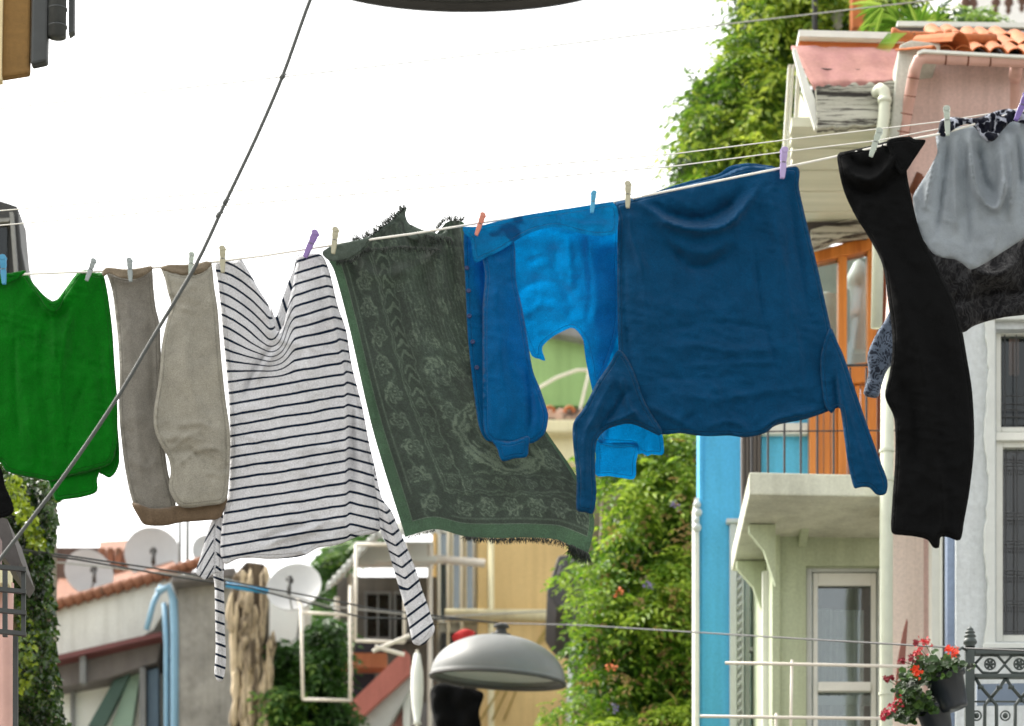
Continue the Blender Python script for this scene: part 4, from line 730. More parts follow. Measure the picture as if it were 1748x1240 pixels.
# corner, left side slanting boards
mb = MB()
for i, (xa, xb, w_) in enumerate(((1346, 1326, 5), (1353, 1333, 4), (1361, 1345, 6))): mb.prism([(xa, 110), (xa+w_, 110), (xb+w_+3, 372), (xb+3, 372)], [d2+.5, d2+.5, d2+1.3, d2+1.3], .06)
mb.build('corner_board', 'white_paint', o); mb = MB(); mb.prism([(1366, 160), (1392, 214), (1380, 372), (1348, 372)], [d2+.3, d2+.1, d2+1.3, d2+1.35], .05); mb.build('side_wall', 'soffit_board', o)
mb = MB(); mb.prism([(1353, 84), (1359, 82), (1376, 130), (1392, 170), (1398, 216), (1391, 220), (1372, 160)], d2-.09, .04); mb.build('verge_board', 'white_paint', o, bev=.004)
mb = MB(); N_ = 24
def felt(dz):
    v = []
    for r_, (y0_, dpt, xa, xb) in enumerate(((158, d2-.02, 1396, 1540), (136, d2+.08, 1384, 1542), (110, d2+.2, 1370, 1545), (94, d2+.27, 1360, 1546), (78, d2+.36, 1351, 1548))):
        for i in range(N_+1):
            x = xa+(xb-xa)*i/N_; y = y0_+3*(vnoise(i*.5, r_*1.3, 2)-.5)*2-(22*(i/N_) if r_ == 0 else (-6*i/N_ if r_ == 4 else 0)); p = W(x, y, dpt+.03*(vnoise(i*.4, r_, 6)-.5)); v.append((p[0], p[1]+dz, p[2]))
    return v
A, B_ = felt(0), felt(.04); m_ = N_+1; fs = []
for r_ in range(4):
    for i in range(N_): q_ = (r_*m_+i, r_*m_+i+1, (r_+1)*m_+i+1, (r_+1)*m_+i); fs += [q_, tuple(k+5*m_ for k in reversed(q_))]
fs += [(i, i+5*m_, i+1+5*m_, i+1) for i in range(N_)]+[(r_*m_, (r_+1)*m_, (r_+1)*m_+5*m_, r_*m_+5*m_) for r_ in range(4)]+[(4*m_+i, 4*m_+i+1, 9*m_+i+1, 9*m_+i) for i in range(N_)]
mb.add(A+B_, fs); fr_ = mb.build('roof', 'roof_felt', o, smooth=True)
g = MB()
for y0_, y1_, dpt in ((118, 122, d2+.17), (84, 92, d2+.36)): 
    g.tube([W(1356+k*19+(y0_ > 100)*10, y0_+(y1_-y0_)*k/9+1.5*math.sin(k*2), dpt) for k in range(10 if y0_ < 100 else 9)], .0035, 5)
g.build('felt_seam', 'grille', fr_)
mb = MB(); mb.prism([(1364, 51), (1546, 56), (1546, 67), (1364, 62)], d2+.38, .3); mb.build('roof_edge', 'white_paint', o); mb = MB(); mb.prism([(1366, 62), (1546, 67), (1546, 86), (1364, 78)], d2+.44, .2); mb.build('roof_board', 'orange_trim', o)
g = MB(); g.tube([W(1495, 172, d2-.04), W(1497, 158, d2-.12), W(1503, 152, d2-.16), W(1509, 156, d2-.17), W(1511, 168, d2-.17), W(1509, 200, d2-.17), W(1503, 245, d2-.17), W(1496, 560, d2-.1)], .030, 14); g.build('drain_pipe', 'pipe_cream', o, smooth=True); g = MB(); g.tube([W(1510.5, 168, d2-.17), W(1510, 176, d2-.17)], .036, 14); g.build('pipe_collar', 'pipe_cream', o, smooth=True)
# ---- blue house
d = 20.2; G = gy(d)
o = T('blue_house', 'bright blue narrow house with a white corner beside the green climber', 'house', W(1240, G, d))
holed(o, 1194, 560, 1320, G, [(1268, 900, 1316, 1290)], d, .3, 'blue_paint')
mb = MB(); mb.rect(1186, 850, 1193.5, G, d-.04, .3); mb.build('corner_strip', 'white_paint', o); mb = MB(); mb.rect(1198, 560, 1199.6, G, d-.012, .012); mb.build('corner_bead', 'blue_paint', o)
mb = MB(); mb.rect(1246, 890, 1258, G, d-.05, .05); mb.rect(1266, 890, 1270, G, d-.04, .04); mb.rect(1240, 885, 1274, 892, d-.07, .06); tr = mb.build('window_surround', 'grey_white_paint', o, bev=.004)
g = MB()
for k in range(46):
    y = 896+k*15; g.tpx([(1258.6, y+9, d-.03), (1260.5, y+4, d-.045), (1264, y+1, d-.045), (1265, y-3, d-.03)], 2.1, 6)
g.rect(1258.2, 892, 1265.8, G, d-.02, .02); g.build('rope_moulding', 'grey_white_paint', tr, smooth=False)
f = window(o, 1271, 900, 1316, 1290, d+.04, 'white_paint', 9, 'glass', mids=(985, 1108), deep=.5, back=None)
mb = MB(); mb.rect(1272, 903, 1315, 975, d+.3, .02); mb.build('blind', 'red_brown', f); mb = MB(); mb.rect(1272, 976, 1315, 1288, d+.3, .02); mb.build('blind', plaster('blind_grey', S(128, 138, 150), .8), f)
g = MB()
for k in range(4): g.sphere(W(1190+2*math.sin(k*2), 862+k*13, d-.1), .022+.01*math.sin(k*3), 10)
g.build('corner_ornament', 'grey_white_paint', o, smooth=True)
# white drying rails in front of the bay
o = T('drying_rack', 'white painted metal rails of a drying rack in front of the tall window', 'drying rack', W(1370, 1240, 17.3))
bars(o, [[(1238, 1132, 17.3), (1400, 1135, 17.3), (1548, 1138, 17.3)], [(1195, 1223, 17), (1330, 1225, 17), (1512, 1227, 17)]], 2.8, 'rail_white', 'rail'); bars(o, [[(1352, 1127, 17.32), (1349, 1290, 17.32)], [(1325, 1218, 17.02), (1324, 1290, 17.02)]], 2.4, 'rail_white', 'post')
# ---- cast iron balcony
d = 15.0
o = T('iron_balcony', 'dark green cast iron balcony railing with a carved finial post', 'balcony', W(1656, 1330, d))
mb = MB(); mb.rect(1648, 1105, 1664, 1330, d, .045); mb.build('post', 'iron_green', o, bev=.003)
g = MB(); c = W(1656, 1105, d+.022); u = d/F
g.lathe([(.0001, 36*u), (2*u, 35*u), (4.5*u, 32*u), (6.5*u, 30*u), (5*u, 28.5*u), (8*u, 26*u), (9*u, 24.5*u), (6*u, 23*u), (9.5*u, 20*u), (10.5*u, 18*u), (7*u, 16*u), (10*u, 13.5*u), (12*u, 9*u), (11.5*u, 6*u), (8*u, 3*u), (9*u, 1*u), (8*u, 0)], c, 20); fn = g.build('finial', 'iron_green', o, smooth=True)
mb = MB(); mb.rect(1664, 1106, 1990, 1117, d+.005, .04); mb.rect(1664, 1150, 1990, 1157, d+.005, .035); mb.rect(1664, 1196, 1990, 1199, d+.02, .01); mb.build('rail', 'iron_green', o, bev=.003)
g = MB()
for x in range(1690, 1990, 50):
    g.tube([W(x+9*math.cos(a), 1134+9*math.sin(a), d+.02) for a in np.linspace(0, 2*math.pi, 25)[:-1]], .004, 6, closed=True); g.sphere(W(x, 1134, d+.02), .009, 8)
    for k in range(6): a = k*math.pi/3; g.sphere(W(x+5.2*math.cos(a), 1134+5.2*math.sin(a), d+.02), .0065, 6)
    for s1, s2 in ((-1, -1), (1, -1), (-1, 1), (1, 1)): g.tube([W(x+s1*25, 1134+s2*1, d+.02), W(x+s1*13, 1134+s2*14, d+.02), W(x, 1134+s2*15.5, d+.02)], .0058, 6)
g.build('ornament_band', 'iron_green', o, smooth=True)
g = MB()
for k, x in enumerate(range(1665, 1990, 26)):
    nx = x+26
    if k % 2 == 0: g.tube([W(x, 1158, d+.02), W(x+9, 1172, d+.02), W(x+26, 1192, d+.02)], .0075, 6); g.box(*(lambda q: (q[0]-.012, q[0]+.012, d+.008, d+.03, q[2]-.006, q[2]+.006))(W(x+10, 1172, d)))
    else: g.tube([W(nx, 1158, d+.02), W(nx-9, 1172, d+.02), W(x, 1192, d+.02)], .0075, 6); g.box(*(lambda q: (q[0]-.012, q[0]+.012, d+.008, d+.03, q[2]-.006, q[2]+.006))(W(nx-10, 1172, d)))
    if k % 2 == 1: g.tube([W(x, 1192, d+.02), W(x-10, 1204, d+.02), W(x-11, 1330, d+.02)], .008, 6); g.tube([W(x, 1192, d+.02), W(x+10, 1204, d+.02), W(x+11, 1330, d+.02)], .008, 6)
    if k % 2 == 0:
        cx_ = x-1 if k else x+2; g.tube([W(cx_+8*math.cos(a), 1222+8*math.sin(a), d+.02) for a in np.linspace(0, 2*math.pi, 21)[:-1]], .0035, 6, closed=True); g.sphere(W(cx_, 1222, d+.02), .012, 8)
g.build('lattice', 'iron_green', o, smooth=True)
mb = MB(); mb.rect(1640, 1330, 1990, 1350, d-.05, .6); mb.build('floor_slab', 'grey_plaster', o)
mb = MB(); mb.prism([(1668, 1168), (1990, 1162), (1990, 1200), (1668, 1204)], d+.28, .02); mb.build('blue_towel', paint('towel', S(130, 145, 165), .9), None, label='pale blue cloth seen through the cast iron lattice', cat='cloth')
# geranium pots
for nm, lab, cx_, cy_, rr, tl, sd in (('potted_geranium', 'upper dark flowerpot tilted on the iron balcony with red and orange geraniums', 1612, 1152, 33, 17, 1), ('potted_geranium', 'lower dark flowerpot under the other one with crimson geraniums spilling left', 1592, 1208, 30, 14, 2)):
    dq = d-.12-(.06 if sd == 1 else 0); u = dq/F; c = Vector(W(cx_, cy_, dq)); M = Matrix.Rotation(R(tl), 3, 'Y').inverted()
    o = T(nm, lab, 'potted plant', tuple(c-Vector((0, 0, 60*u))), 'geranium pots on the balcony')
    g = MB(); g.lathe([(.001, -62*u), (rr*.66*u, -62*u), (rr*.72*u, -58*u), (rr*.94*u, -8*u), (rr*1.06*u, -8*u), (rr*1.1*u, 0), (rr*1.0*u, 1*u), (rr*.95*u, -4*u), (.001, -5*u)], c, 28, M); g.build('pot', 'pot_plastic' if sd == 2 else paint('pot_plastic', S(36, 44, 52), .35, .2), o, smooth=True)
    rg = np.random.default_rng(sd+60); g = MB(); tn = []
    ctr = [((1595, 1140), 42, 22), ((1570, 1152), 34, 26), ((1620, 1138), 26, 14), ((1548, 1178), 20, 20)] if sd == 1 else [((1560, 1208), 30, 18), ((1545, 1222), 24, 14), ((1575, 1195), 22, 14)]
    for k in range(300 if sd == 1 else 150):
        (a, b_), sx, sy = ctr[rg.integers(len(ctr))]; x = a+rg.normal(0, .5)*sx; y = b_+rg.normal(0, .5)*sy; p = Vector(W(x, y, dq-.05+rg.uniform(-.09, .09)))
        nn = Vector((rg.normal(-.3, .45), rg.normal(-1, .4), rg.normal(.7, .45))).normalized(); q_ = nn.to_track_quat('Z', 'Y').to_matrix(); rad = rg.uniform(.010, .021); t0 = rg.uniform(0, 6)
        vs = [p-nn*.003]+[p+q_ @ Vector((rad*math.cos(t0+j*math.pi/6)*(1+.1*(j % 2)), rad*math.sin(t0+j*math.pi/6)*(1+.1*(j % 2)), .004*math.sin(j*1.3))) for j in range(12)]
        g.add(vs, [(0, j+1, (j+1) % 12+1) for j in range(12)]); tn += [np.clip(rg.normal(.45, .22), 0, 1)]*13
    g.build('foliage', 'geranium_leaf' if sd == 2 else leafmat('geranium_leaf', S(30, 38, 22), S(52, 82, 34), S(92, 130, 50), .55, .2), o, attrs={'tone': tn}, fixn=False)
    if sd == 1: fl = [(1578, 1096, 11, 'r'), (1563, 1097, 6, 'd'), (1568, 1114, 12, 'r'), (1628, 1114, 11, 'o'), (1620, 1108, 7, 'o'), (1540, 1129, 8, 'd'), (1556, 1126, 8, 'd'), (1567, 1148, 11, 'o'), (1562, 1142, 7, 'o')]
    else: fl = [(1514, 1160, 6, 'd'), (1521, 1158, 4, 'd'), (1536, 1196, 9, 'r'), (1524, 1206, 12, 'c'), (1513, 1217, 9, 'c'), (1508, 1226, 7, 'c')]
    for x, y, s_, kk in fl:
        g = MB(); p0 = Vector(W(x, y, dq-.12))
        for k in range(26):
            p = p0+Vector((rg.normal(0, s_*.42*u), rg.normal(0, s_*.35*u), rg.normal(0, s_*.34*u))); nn = Vector((rg.normal(0, .6), -1, rg.normal(.3, .6))).normalized(); q_ = nn.to_track_quat('Z', 'Y').to_matrix()
            for j in range(5):
                a = j*1.2566+rg.uniform(0, 1); e = .0085; pts_ = [Vector((0, 0, 0)), Vector((e*.6*math.cos(a-.5), e*.6*math.sin(a-.5), .001)), Vector((e*math.cos(a), e*math.sin(a), .002)), Vector((e*.6*math.cos(a+.5), e*.6*math.sin(a+.5), .001))]; g.add([p+q_ @ t_ for t_ in pts_], [(0, 1, 2, 3)])
        mn_ = {'r': ('petal_red', S(205, 28, 40)), 'd': ('petal_dark', S(140, 20, 40)), 'o': ('petal_orange', S(245, 70, 25)), 'c': ('petal_crimson', S(190, 20, 62))}[kk]
        g.build('flower', mn_[0] if mn_[0] in MATS else paint(mn_[0], mn_[1], .6, .15), o, fixn=False)
    g = MB()
    for x, y, s_, kk in fl: g.tube([W(x, y, dq-.12), W((x+cx_)/2-3, (y+cy_)/2, dq-.08), W(cx_-8, cy_+4, dq)], .0016, 5)
    g.build('stem', 'stem_green' if sd == 2 else paint('stem_green', S(90, 110, 60), .6), o)
g = MB(); g.tube([W(1640, 1150, d-.1), W(1640, 1135, d-.1), W(1634, 1122, d-.1), W(1634, 1112, d-.08), W(1642, 1106, d-.03), W(1650, 1110, d)], .006, 8); g.build('pot_hook', 'iron_green', None, smooth=True, label='dark curved hook holding the flowerpots on the balcony post', cat='hook')
# ================================================================= GREENERY
leafmat('wisteria_leaf', S(34, 58, 16), S(92, 134, 32), S(168, 192, 62), .5, .45); leafmat('hillside_leaf', S(34, 58, 20), S(92, 130, 34), S(178, 194, 66), .5, .45)  # second leaf material is for the upper climber, nearly the same greens
leafmat('ivy_leaf', S(20, 44, 16), S(62, 98, 26), S(165, 186, 36), .2, .15, .8); leafmat('bush_leaf', S(30, 60, 18), S(62, 104, 34), S(140, 170, 70), .5, .35); leafmat('palm_leaf', S(60, 100, 30), S(110, 150, 50), S(170, 190, 90), .45, .4)
wood('bark', S(70, 60, 48), S(110, 98, 80), .9)
def fronds(name, mat, parent, pts, tone, L=.22, n=9, lf=.05, seed=0, asp=.36):
    """pinnate sprays: every point grows a drooping rachis with leaflets on both sides"""
    rg = np.random.default_rng(seed); K = len(pts); dr = rg.normal(0, 1, (K, 3)); dr[:, 1] -= .5; dr[:, 2] = dr[:, 2]*.45-.35; dr /= np.linalg.norm(dr, axis=1)[:, None]
    V = []; Tn = []; up = rg.normal(0, .4, (K, 3))+np.array([0, -.45, 1]); sd = np.cross(dr, up); sd /= np.linalg.norm(sd, axis=1)[:, None]; nn = np.cross(sd, dr)
    for j in range(n):
        t = (j//2+.4)/(n/2); s = 1 if j % 2 else -1
        if j == n-1: s = 0
        p = pts+dr*(L*t)+np.array([0, 0, -1])*(L*.35*t*t); a = dr*.75+sd*s*.8+np.array([0, 0, -.35]); a /= np.linalg.norm(a, axis=1)[:, None]; b = np.cross(a, nn); b /= np.linalg.norm(b, axis=1)[:, None]
        l = (lf*rg.uniform(.7, 1.25, K)*(1.1-.35*t))[:, None]; w = l*asp; lift = nn*w*.35
        V.append(np.stack([p, p+a*l*.45+b*w*.5+lift, p+a*l, p+a*l*.45-b*w*.5+lift], 1)); Tn.append(np.clip(tone+rg.normal(0, .13, K)+.18*(t-.5), 0, 1))
    V = np.concatenate(V).reshape(-1, 3); m = len(V)//4; mb = MB(); mb.v = V.tolist(); mb.f = [q for i in range(m) for q in ((4*i, 4*i+1, 4*i+2), (4*i, 4*i+2, 4*i+3))]
    return mb.build(name, mat, parent, attrs={'tone': np.repeat(np.concatenate(Tn), 4)}, fixn=False)
# lower climber
d = 23.0
o = T('wisteria_climber', 'tall green climber covering the wall left of the bright blue house', 'climbing plant', W(1100, gy(d), d))
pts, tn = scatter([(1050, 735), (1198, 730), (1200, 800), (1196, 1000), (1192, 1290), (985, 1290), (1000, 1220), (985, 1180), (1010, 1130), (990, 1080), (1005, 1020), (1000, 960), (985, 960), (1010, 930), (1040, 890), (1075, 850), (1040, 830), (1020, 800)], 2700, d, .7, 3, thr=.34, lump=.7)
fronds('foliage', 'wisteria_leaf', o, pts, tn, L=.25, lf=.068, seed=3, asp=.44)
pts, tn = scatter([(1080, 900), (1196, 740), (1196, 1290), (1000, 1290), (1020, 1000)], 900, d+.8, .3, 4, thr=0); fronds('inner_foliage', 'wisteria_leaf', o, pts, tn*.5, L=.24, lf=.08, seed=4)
for k, pl in enumerate(([(985, 1000), (965, 985), (950, 975)], [(1000, 1190), (960, 1205), (930, 1222), (915, 1232)], [(1010, 1005), (985, 1035), (975, 1070)])):
    c = cat_rom(pl, 4, False); q = np.array([W(x, y, d-.1) for x, y in c]); fronds('sprig', 'wisteria_leaf', o, q+RNG.normal(0, .03, q.shape), np.full(len(q), .7), L=.12, lf=.05, seed=40+k)
pts, tn = scatter([(1080, 860), (1196, 760), (1196, 1290), (1000, 1290), (1020, 1000)], 130, d-.35, .3, 44, thr=.2); fronds('dry_foliage', leafmat('dry_leaf', S(90, 70, 40), S(140, 112, 62), S(180, 160, 90), .7, .2), o, pts, tn, L=.16, n=7, lf=.05, seed=44)
g = MB()
for k in range(6): x = 1020+k*30; g.tube([W(x, gy(d), d+.9), W(x+10, 1400, d+.95), W(x+20*math.sin(k), 1100, d+.9), W(x+10, 850, d+.9)], [.05, .04, .03, .015], 8)
g.build('stem', 'bark', o, smooth=True)
m_o = paint('blossom_orange', S(225, 120, 70), .7); m_v = paint('blossom_violet', S(130, 115, 160), .7)
for x, y, c in ((1056, 1012, 'o'), (1043, 1138, 'o'), (1106, 1000, 'v'), (1048, 1208, 'v'), (1150, 860, 'v')):
    pp = np.array([W(x, y, d-.55)])+RNG.normal(0, .016, (16, 3)); leaves('blossom', m_o if c == 'o' else m_v, o, pp, .022, .8, seed=x)
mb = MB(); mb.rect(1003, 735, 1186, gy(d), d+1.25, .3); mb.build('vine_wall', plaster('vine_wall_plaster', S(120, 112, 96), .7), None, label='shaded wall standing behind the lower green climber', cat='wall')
# upper climber, high on the right
d = 24.0
o = T('hillside_climber', 'big green climber mounded against the sky above the pink felt roof', 'climbing plant', W(1300, 420, d))
pts, tn = scatter([(1290, -60), (1560, -60), (1500, 40), (1420, 60), (1352, 70), (1352, 220), (1350, 420), (1240, 400), (1190, 330), (1160, 300), (1158, 270), (1176, 235), (1172, 200), (1186, 165), (1194, 140), (1224, 115), (1236, 85), (1256, 60), (1272, 20)], 3000, d, .9, 7, thr=.36, edge=26, lump=.9, fs=30)
fronds('foliage', 'hillside_leaf', o, pts, tn, L=.26, lf=.074, seed=8, asp=.44)
pts, tn = scatter([(1290, -60), (1500, -60), (1352, 80), (1350, 400), (1230, 340), (1200, 240), (1220, 140), (1270, 60)], 1100, d+.9, .3, 9, thr=0); fronds('inner_foliage', 'hillside_leaf', o, pts, tn*.45, L=.26, lf=.09, seed=9)
g = MB(); [g.tube([W(1290+k*22, 420, d+1), W(1280+k*20, 200, d+1.05), W(1300+k*24, 0, d+1)], [.05, .04, .02], 8) for k in range(3)]; g.build('stem', 'bark', o, smooth=True)
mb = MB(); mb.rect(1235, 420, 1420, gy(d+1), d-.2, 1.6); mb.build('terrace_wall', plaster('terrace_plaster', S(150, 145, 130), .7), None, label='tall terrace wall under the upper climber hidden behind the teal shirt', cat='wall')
# palm on the terrace
d = 22.5
o = T('palm', 'fan palm with spiky fronds above the terracotta roof', 'palm', W(1560, 150, d)); g = MB(); tt = []
for (cx_, cy_, n_, L_, a0, a1) in ((1568, 48, 30, 62, 185, 355), (1535, 40, 18, 55, 150, 260), (1510, 10, 16, 60, 100, 200), (1600, 40, 14, 40, 250, 360)):
    for k in range(n_):
        a = R(a0+(a1-a0)*k/(n_-1)+RNG.uniform(-4, 4)); l = L_*RNG.uniform(.7, 1.15); w_ = 3.4; ddp = d+RNG.uniform(-.25, .25); ca_, sa_ = math.cos(a), math.sin(a)
        P5 = []
        for t, ww in ((0.1, .5), (.45, 1), (.8, .6), (1, .02)):
            x, y = cx_+ca_*l*t, cy_+sa_*l*t+14*t*t; P5 += [W(x-sa_*w_*ww, y+ca_*w_*ww, ddp), W(x, y, ddp+.02), W(x+sa_*w_*ww, y-ca_*w_*ww, ddp)]
        g.add(P5, [(3*i+j, 3*i+j+1, 3*i+j+4, 3*i+j+3) for i in range(3) for j in range(2)]); tt += [RNG.uniform(.1, .95)]*12
g.build('fronds', 'palm_leaf', o, attrs={'tone': tt}, fixn=False); g = MB(); g.tube([W(1560, 400, d+.3), W(1562, 150, d+.3), W(1566, 50, d+.2)], [.12, .1, .06], 12); g.build('trunk', 'bark', o, smooth=True)
g = MB(); tt = []
for k in range(9):
    x0_ = 1518+k*3.6; ln_ = [(x0_, 56), (x0_-12-k*.5, 70), (x0_-22-k, 84+k*.6)]
    P5 = []
    for (x, y), ww in zip(ln_, (1.1, 1.2, .1)): P5 += [W(x-ww, y, 17.9+k*.02), W(x+ww, y+.8, 17.9+k*.02)]
    g.add(P5, [(0, 1, 3, 2), (2, 3, 5, 4)]); tt += [.3+.06*k]*6
g.build('hanging_leaf', 'palm_leaf', None, attrs={'tone': tt}, fixn=False, label='narrow leaves hanging over the edge of the pink felt roof', cat='leaves')
pts, tn = scatter([(1600, 20), (1640, 10), (1720, 40), (1760, 60), (1600, 60)], 160, d+.5, .4, 13, thr=.1); o = T('terrace_shrub', 'small shrub above the roof tiles at the top right', 'shrub', W(1680, 80, d+.5)); fronds('foliage', 'bush_leaf', o, pts, tn, L=.2, lf=.07, seed=13)
paint('far_grey_paint', S(150, 150, 140), .8)
g = MB(); g.tpx([(1391, 420, 23.6), (1391, -300, 23.6)], 5, 10); g.build('dark_pole', 'rail_black', None, smooth=True, label='dark upright pole in front of the upper climber', cat='pole')
g = MB(); g.lathe([(.001, -.1), (.05, -.06), (.03, -.03), (.07, .02), (.05, .06), (.02, .08), (.001, .1)], W(1430, 34, 23.8), 14, Matrix.Identity(3)*.7); g.build('urn_ornament', 'far_grey_paint', None, smooth=True, label='small pale urn shaped ornament among the climber leaves', cat='ornament'); mb = MB(); mb.rect(1455, -20, 1480, 46, 23.3, .2); mb.build('brick_pier', 'terracotta', None, label='short orange brick pier beside the palm fronds', cat='pier')
d = 34
o = T('white_eaves_house', 'bright white building with carved rafter ends at the top right corner', 'building', W(1700, gy(d), d)); mb = MB(); mb.prism([(1640, -60), (1990, -60), (1990, 400), (1640, 400)], d+1, 4); mb.build('wall', paint('bright_white', S(245, 245, 240), .6, .03), o)
for x, y in ((1648, 0), (1661, 2), (1700, 0), (1722, 0), (1745, -4), (1768, 0)): g = MB(); g.lathe([(.001, -.11), (.03, -.07), (.02, -.04), (.05, 0), (.03, .05), (.06, .2)], W(x, y+6, d-.2), 12, Matrix.Rotation(R(25), 3, 'X')); g.build('rafter_end', paint('brown_rafter', S(110, 84, 74), .8) if 'brown_rafter' not in MATS else 'brown_rafter', o, smooth=True)
# ================================================================= FAR HOUSES
# yellow house
d = 32.; G = gy(d); plaster('yellow_plaster', S(196, 170, 118), .88, streak=(1, 1, .8)); plaster('cornice_plaster', S(214, 200, 165), .85); plaster('stone_rubble', S(190, 165, 150), .5, grain=12, bd=.05, stain=S(90, 80, 72), streak=(5, 5, 5), thr=(.45, .55)); plaster('far_grey', S(120, 122, 122), .6)
o = T('yellow_house', 'yellow ochre plastered house with a moulded cornice in the distance', 'house', W(900, G, d))
mb = MB(); mb.prism([(815, 790), (978, 790), (978, 1052), (974, 1060), (974, G), (815, G)], d, 4); mb.build('wall', 'yellow_plaster', o)
mb = MB(); mb.rect(800, 716, 990, 738, d-.3, 4.5); mb.prism([(806, 738.2), (986, 738.2), (980, 760), (976, 790), (812, 790)], d-.15, 4.2); mb.build('top_cornice', 'cornice_plaster', o, bev=.02)
g = MB(); g.tube([W(760, 1050, d-.02), W(960, 1051, d-.02), W(976, 1053, d-.02)], .055, 12, flat=1.2); g.tube([W(838, 915, d), W(838, G, d)], .03, 8); g.build('string_course', 'cornice_plaster', o, smooth=True)
mb = MB(); tp = [(x, 698+7*(vnoise(x/4, 2, 3)-.5)) for x in range(1000, 796, -4)]; mb.prism([(800, 716), (992, 716)]+tp, d-.2, 1.2); rb = mb.build('roof', 'stone_rubble', o, bev=.01)
g = MB(); [g.tube([W(x+8*math.cos(a), 704-9*math.sin(a), d-.25) for a in np.linspace(0, math.pi, 10)], .016, 6) for x in (938, 972, 905)]; g.build('tile_edge', 'terracotta', rb, smooth=True)
g = MB()
for k in range(3): g.tube([W(820+20*k, 1230, d-.04), W(870+k*20, 1150-20*k, d-.04), W(940, 1080-10*k, d-.04), W(1000, 1030, d-.04)], .008, 5)
g.build('dry_vine', paint('dry_stem', S(170, 150, 80), .8), None, smooth=True, label='thin dry vine stems crossing the yellow wall', cat='vine')
mb = MB(); mb.prism([(730, 560), (1040, 556), (1040, 692), (730, 698)], 36, 3); mb.rect(730, 700, 1040, 712, 35.9, 3); gh = T('green_clad_building', 'pale green walled building glimpsed through the gap under the blue shirt', 'building', W(900, gy(36), 36)); mb.build('wall', plaster('green_clad', S(128, 158, 104), .85, streak=(1, 1, .3)), gh); mb = MB(); mb.prism([(930, 566), (980, 548), (1002, 560), (1010, 582), (980, 574)], 35.8, .3); mb.build('roof_patch', 'far_grey', gh); g = MB(); g.tube([W(910, 668, 35.7), W(950, 645, 35.7), W(985, 632, 35.7), W(1006, 632, 35.7)], .016, 6); g.tube([W(1008, 625, 35.6), W(990, 700, 35.6)], .014, 6); g.build('loose_cable', 'rail_white', gh); mb = MB(); mb.rect(740, 712, 1000, gy(36), 36.4, 1); mb.build('lower_wall', 'far_grey', gh)
# dark oriel between yellow house and climber
d = 29; o = T('grey_oriel_house', 'blue grey house with dark slate oriel between the yellow wall and climber', 'house', W(1010, gy(d), d))
mb = MB(); mb.prism([(953, 948), (1040, 940), (1060, 1000), (1000, 1062), (984, 1062), (978, 1045), (950, 1035), (933, 1010)], d-.6, 1.6); mb.prism([(958, 955), (1000, 952), (995, 975), (950, 985)], d-.66, .06); mb.build('oriel', paint('slate', S(72, 72, 74), .7, .3), o, bev=.02)
mb = MB(); mb.prism([(998, 1040), (1060, 1040), (1060, gy(d)), (998, gy(d))], d, 3); mb.build('wall', plaster('blue_grey_wall', S(138, 158, 170), .8), o); mb = MB(); mb.prism([(975, 1060), (998, 1040), (998, gy(d)), (975, gy(d))], d+.1, 3); mb.build('corner_wall', plaster('pale_grey_wall', S(170, 182, 178), .8), o); mb = MB(); mb.rect(978, 1130, 992, 1400, d+.04, .06); mb.build('side_window', paint('brown_frame', S(92, 80, 78), .7), o)
# white house beyond the climber
d = 38; o = T('distant_white_house', 'white house with pale window frames glimpsed above the climber', 'house', W(1050, gy(d), d)); mb = MB(); mb.rect(1001, 712, 1100, gy(d), d, 3); mb.build('wall', paint('far_white', S(225, 228, 222), .7, .06), o)
for y in (826, 860, 900): window(o, 1028, y, 1078, y+24, d-.06, 'rail_white', 3, 'glass', back='blue_grey_plaster', deep=.3, dep=.05, bev=0)
# white windowed facade left of the yellow house
d = 33; G = gy(d); o = T('white_window_house', 'tall white facade of narrow windows left of the yellow house', 'house', W(790, G, d))
mb = MB(); mb.rect(738, 800, 814, G, d+.05, 3.5); mb.build('wall', 'far_white', o); mb = MB(); mb.rect(738, 800, 745, G, d-.02, .06); mb.build('corner_strip', 'yellow_plaster', o)
for x in (748, 770, 793): f = window(o, x, 905, x+18, 1062, d-.03, 'white_paint', 3.5, 'glass', mids=(960,), back='blind_grey', deep=.06, dep=.06, bev=0)
mb = MB(); mb.rect(786, 800, 790, G, d-.12, .16); mb.rect(763, 800, 767, G, d-.1, .14); mb.build('pilaster', 'white_paint', o)
mb = MB(); mb.rect(752, 1080, 812, 1300, d-.06, .1); mb.build('lower_bay', paint('dark_blue_grey', S(44, 50, 56), .6, .3), o)
# veranda house
d = 31; G = gy(d); o = T('veranda_house', 'white veranda with sloping corrugated canopy and thin posts in the distance', 'veranda', W(650, G, d))
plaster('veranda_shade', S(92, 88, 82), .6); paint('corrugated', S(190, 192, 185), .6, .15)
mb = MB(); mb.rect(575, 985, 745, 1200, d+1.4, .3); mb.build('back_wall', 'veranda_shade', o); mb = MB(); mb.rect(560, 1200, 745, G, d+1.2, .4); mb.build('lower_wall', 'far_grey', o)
N_ = 40; mb = MB(); 
def can(x0, y0, x1, y1, da, db, wave, th): 
    A = [];
    for i in range(N_+1):
        t = i/N_; q = wave*math.sin(i*math.pi/2); a = W(x0+(x1-x0)*t, y0+(y1-y0)*t, da); b_ = W(x0+20+(x1-x0)*t, y0-14+(y1-y0)*t, db); A += [(a[0], a[1], a[2]+q), (b_[0], b_[1], b_[2]+q), (a[0], a[1], a[2]+q-th), (b_[0], b_[1], b_[2]+q-th)]
    mb.add(A, [q for i in range(N_) for q in ((4*i, 4*i+1, 4*i+5, 4*i+4), (4*i+2, 4*i+6, 4*i+7, 4*i+3), (4*i, 4*i+4, 4*i+6, 4*i+2))])
